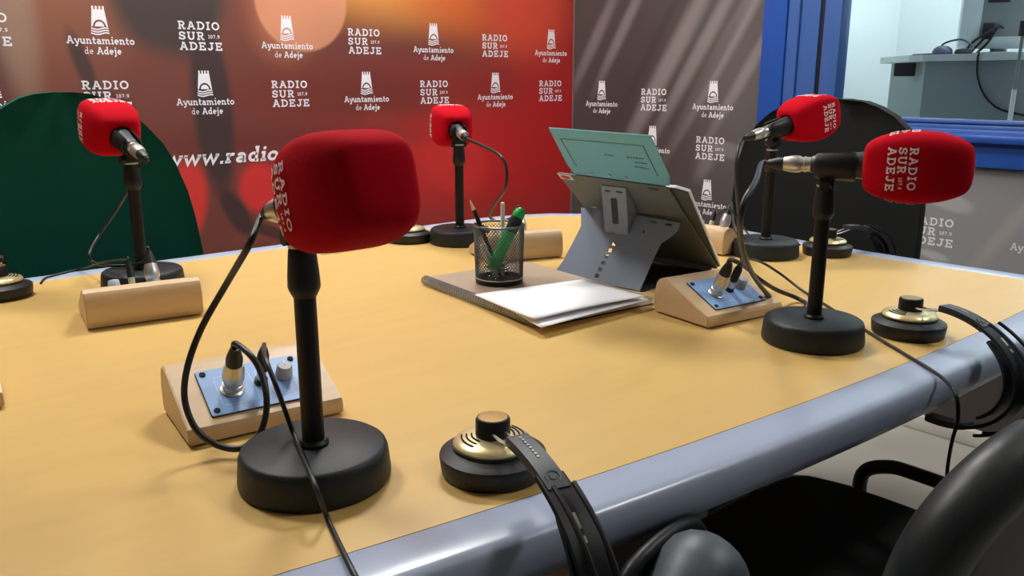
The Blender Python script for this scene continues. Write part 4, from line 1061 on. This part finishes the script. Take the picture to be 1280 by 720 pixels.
gs = thing('floor_stand', 'thin grey boom stand at the right edge behind the window glass', 'stand', (gc.x, gc.y, .40))
lo = Vector((gc.x, gc.y, .40))
obj('upper_rod', tube(B(), [gb - lo, ga - lo], .0055, 10), M['mon_d'], gs)
obj('lower_tube', tube(B(), [Vector((0, 0, .03)), gc - lo, gb - lo], .008, 12), M['mon'], gs)
obj('head', tube(B(), [ga - lo, ga - lo + Vector((0, 0, .05))], .013, 12), M['slot'], gs)
obj('foot', lathe(B(), [(0, 0), (.13, 0), (.13, .012), (.02, .03), (0, .03)], 32), M['mon_d'], gs)

# ------------------------------------------------------------------ lights
def emis(name, col, st):
    m = bpy.data.materials.new(name); m.use_nodes = True; b = m.node_tree.nodes['Principled BSDF']
    b.inputs['Base Color'].default_value = (.9, .9, .9, 1); b.inputs['Emission Color'].default_value = col; b.inputs['Emission Strength'].default_value = st; return m
EM = emis('light_diffuser', (1, .985, .96, 1), 66)
EM2 = emis('booth_diffuser', (.93, .98, 1, 1), 24)
def ceiling_light(x, y, z, m, label, sx=.3, sy=.3):
    t = thing('ceiling_light', label, 'ceiling light', (x, y, z), group='ceiling light panels')
    bm = B(); box(bm, -sx - .02, sx + .02, -sy - .02, sy + .02, -.012, -.001, .003); obj('frame', bm, M['base_w'], t)
    obj('diffuser', box(B(), -sx, sx, -sy, sy, -.016, -.012), m, t, False)
for x_, y_, z_, w_ in ((1.45, 1.9, .22, 'over the right end of the table'), (.15, 1.95, .2, 'over the green chair side of the table'), (1.9, -.3, .15, 'by the window wall')):
    ceiling_light(x_, y_, ZC, EM, 'square ceiling light panel ' + w_, z_, z_)
ceiling_light(3.9, 1.5, 2.8, EM2, 'square ceiling light panel in the control room, left', .3, .3)
ceiling_light(3.9, .2, 2.8, EM2, 'square ceiling light panel in the control room, right', .3, .3)
w = bpy.data.worlds.new('World'); S.world = w; w.use_nodes = True
w.node_tree.nodes['Background'].inputs[0].default_value = (.8, .85, .9, 1); w.node_tree.nodes['Background'].inputs[1].default_value = .3

# ------------------------------------------------------------------ camera
cd = bpy.data.cameras.new('camera'); co = bpy.data.objects.new('camera', cd); COL.objects.link(co)
co.location = CAM; co.rotation_euler = (PI / 2 - PITCH, 0, AZ - PI / 2)
cd.sensor_width = 36; cd.lens = 36 * F / 1280; cd.clip_start = .02
S.camera = co
S.view_settings.view_transform = 'Standard'; S.view_settings.look = 'None'; S.view_settings.gamma = 1; S.view_settings.exposure = 0
S.view_settings.use_curve_mapping = False
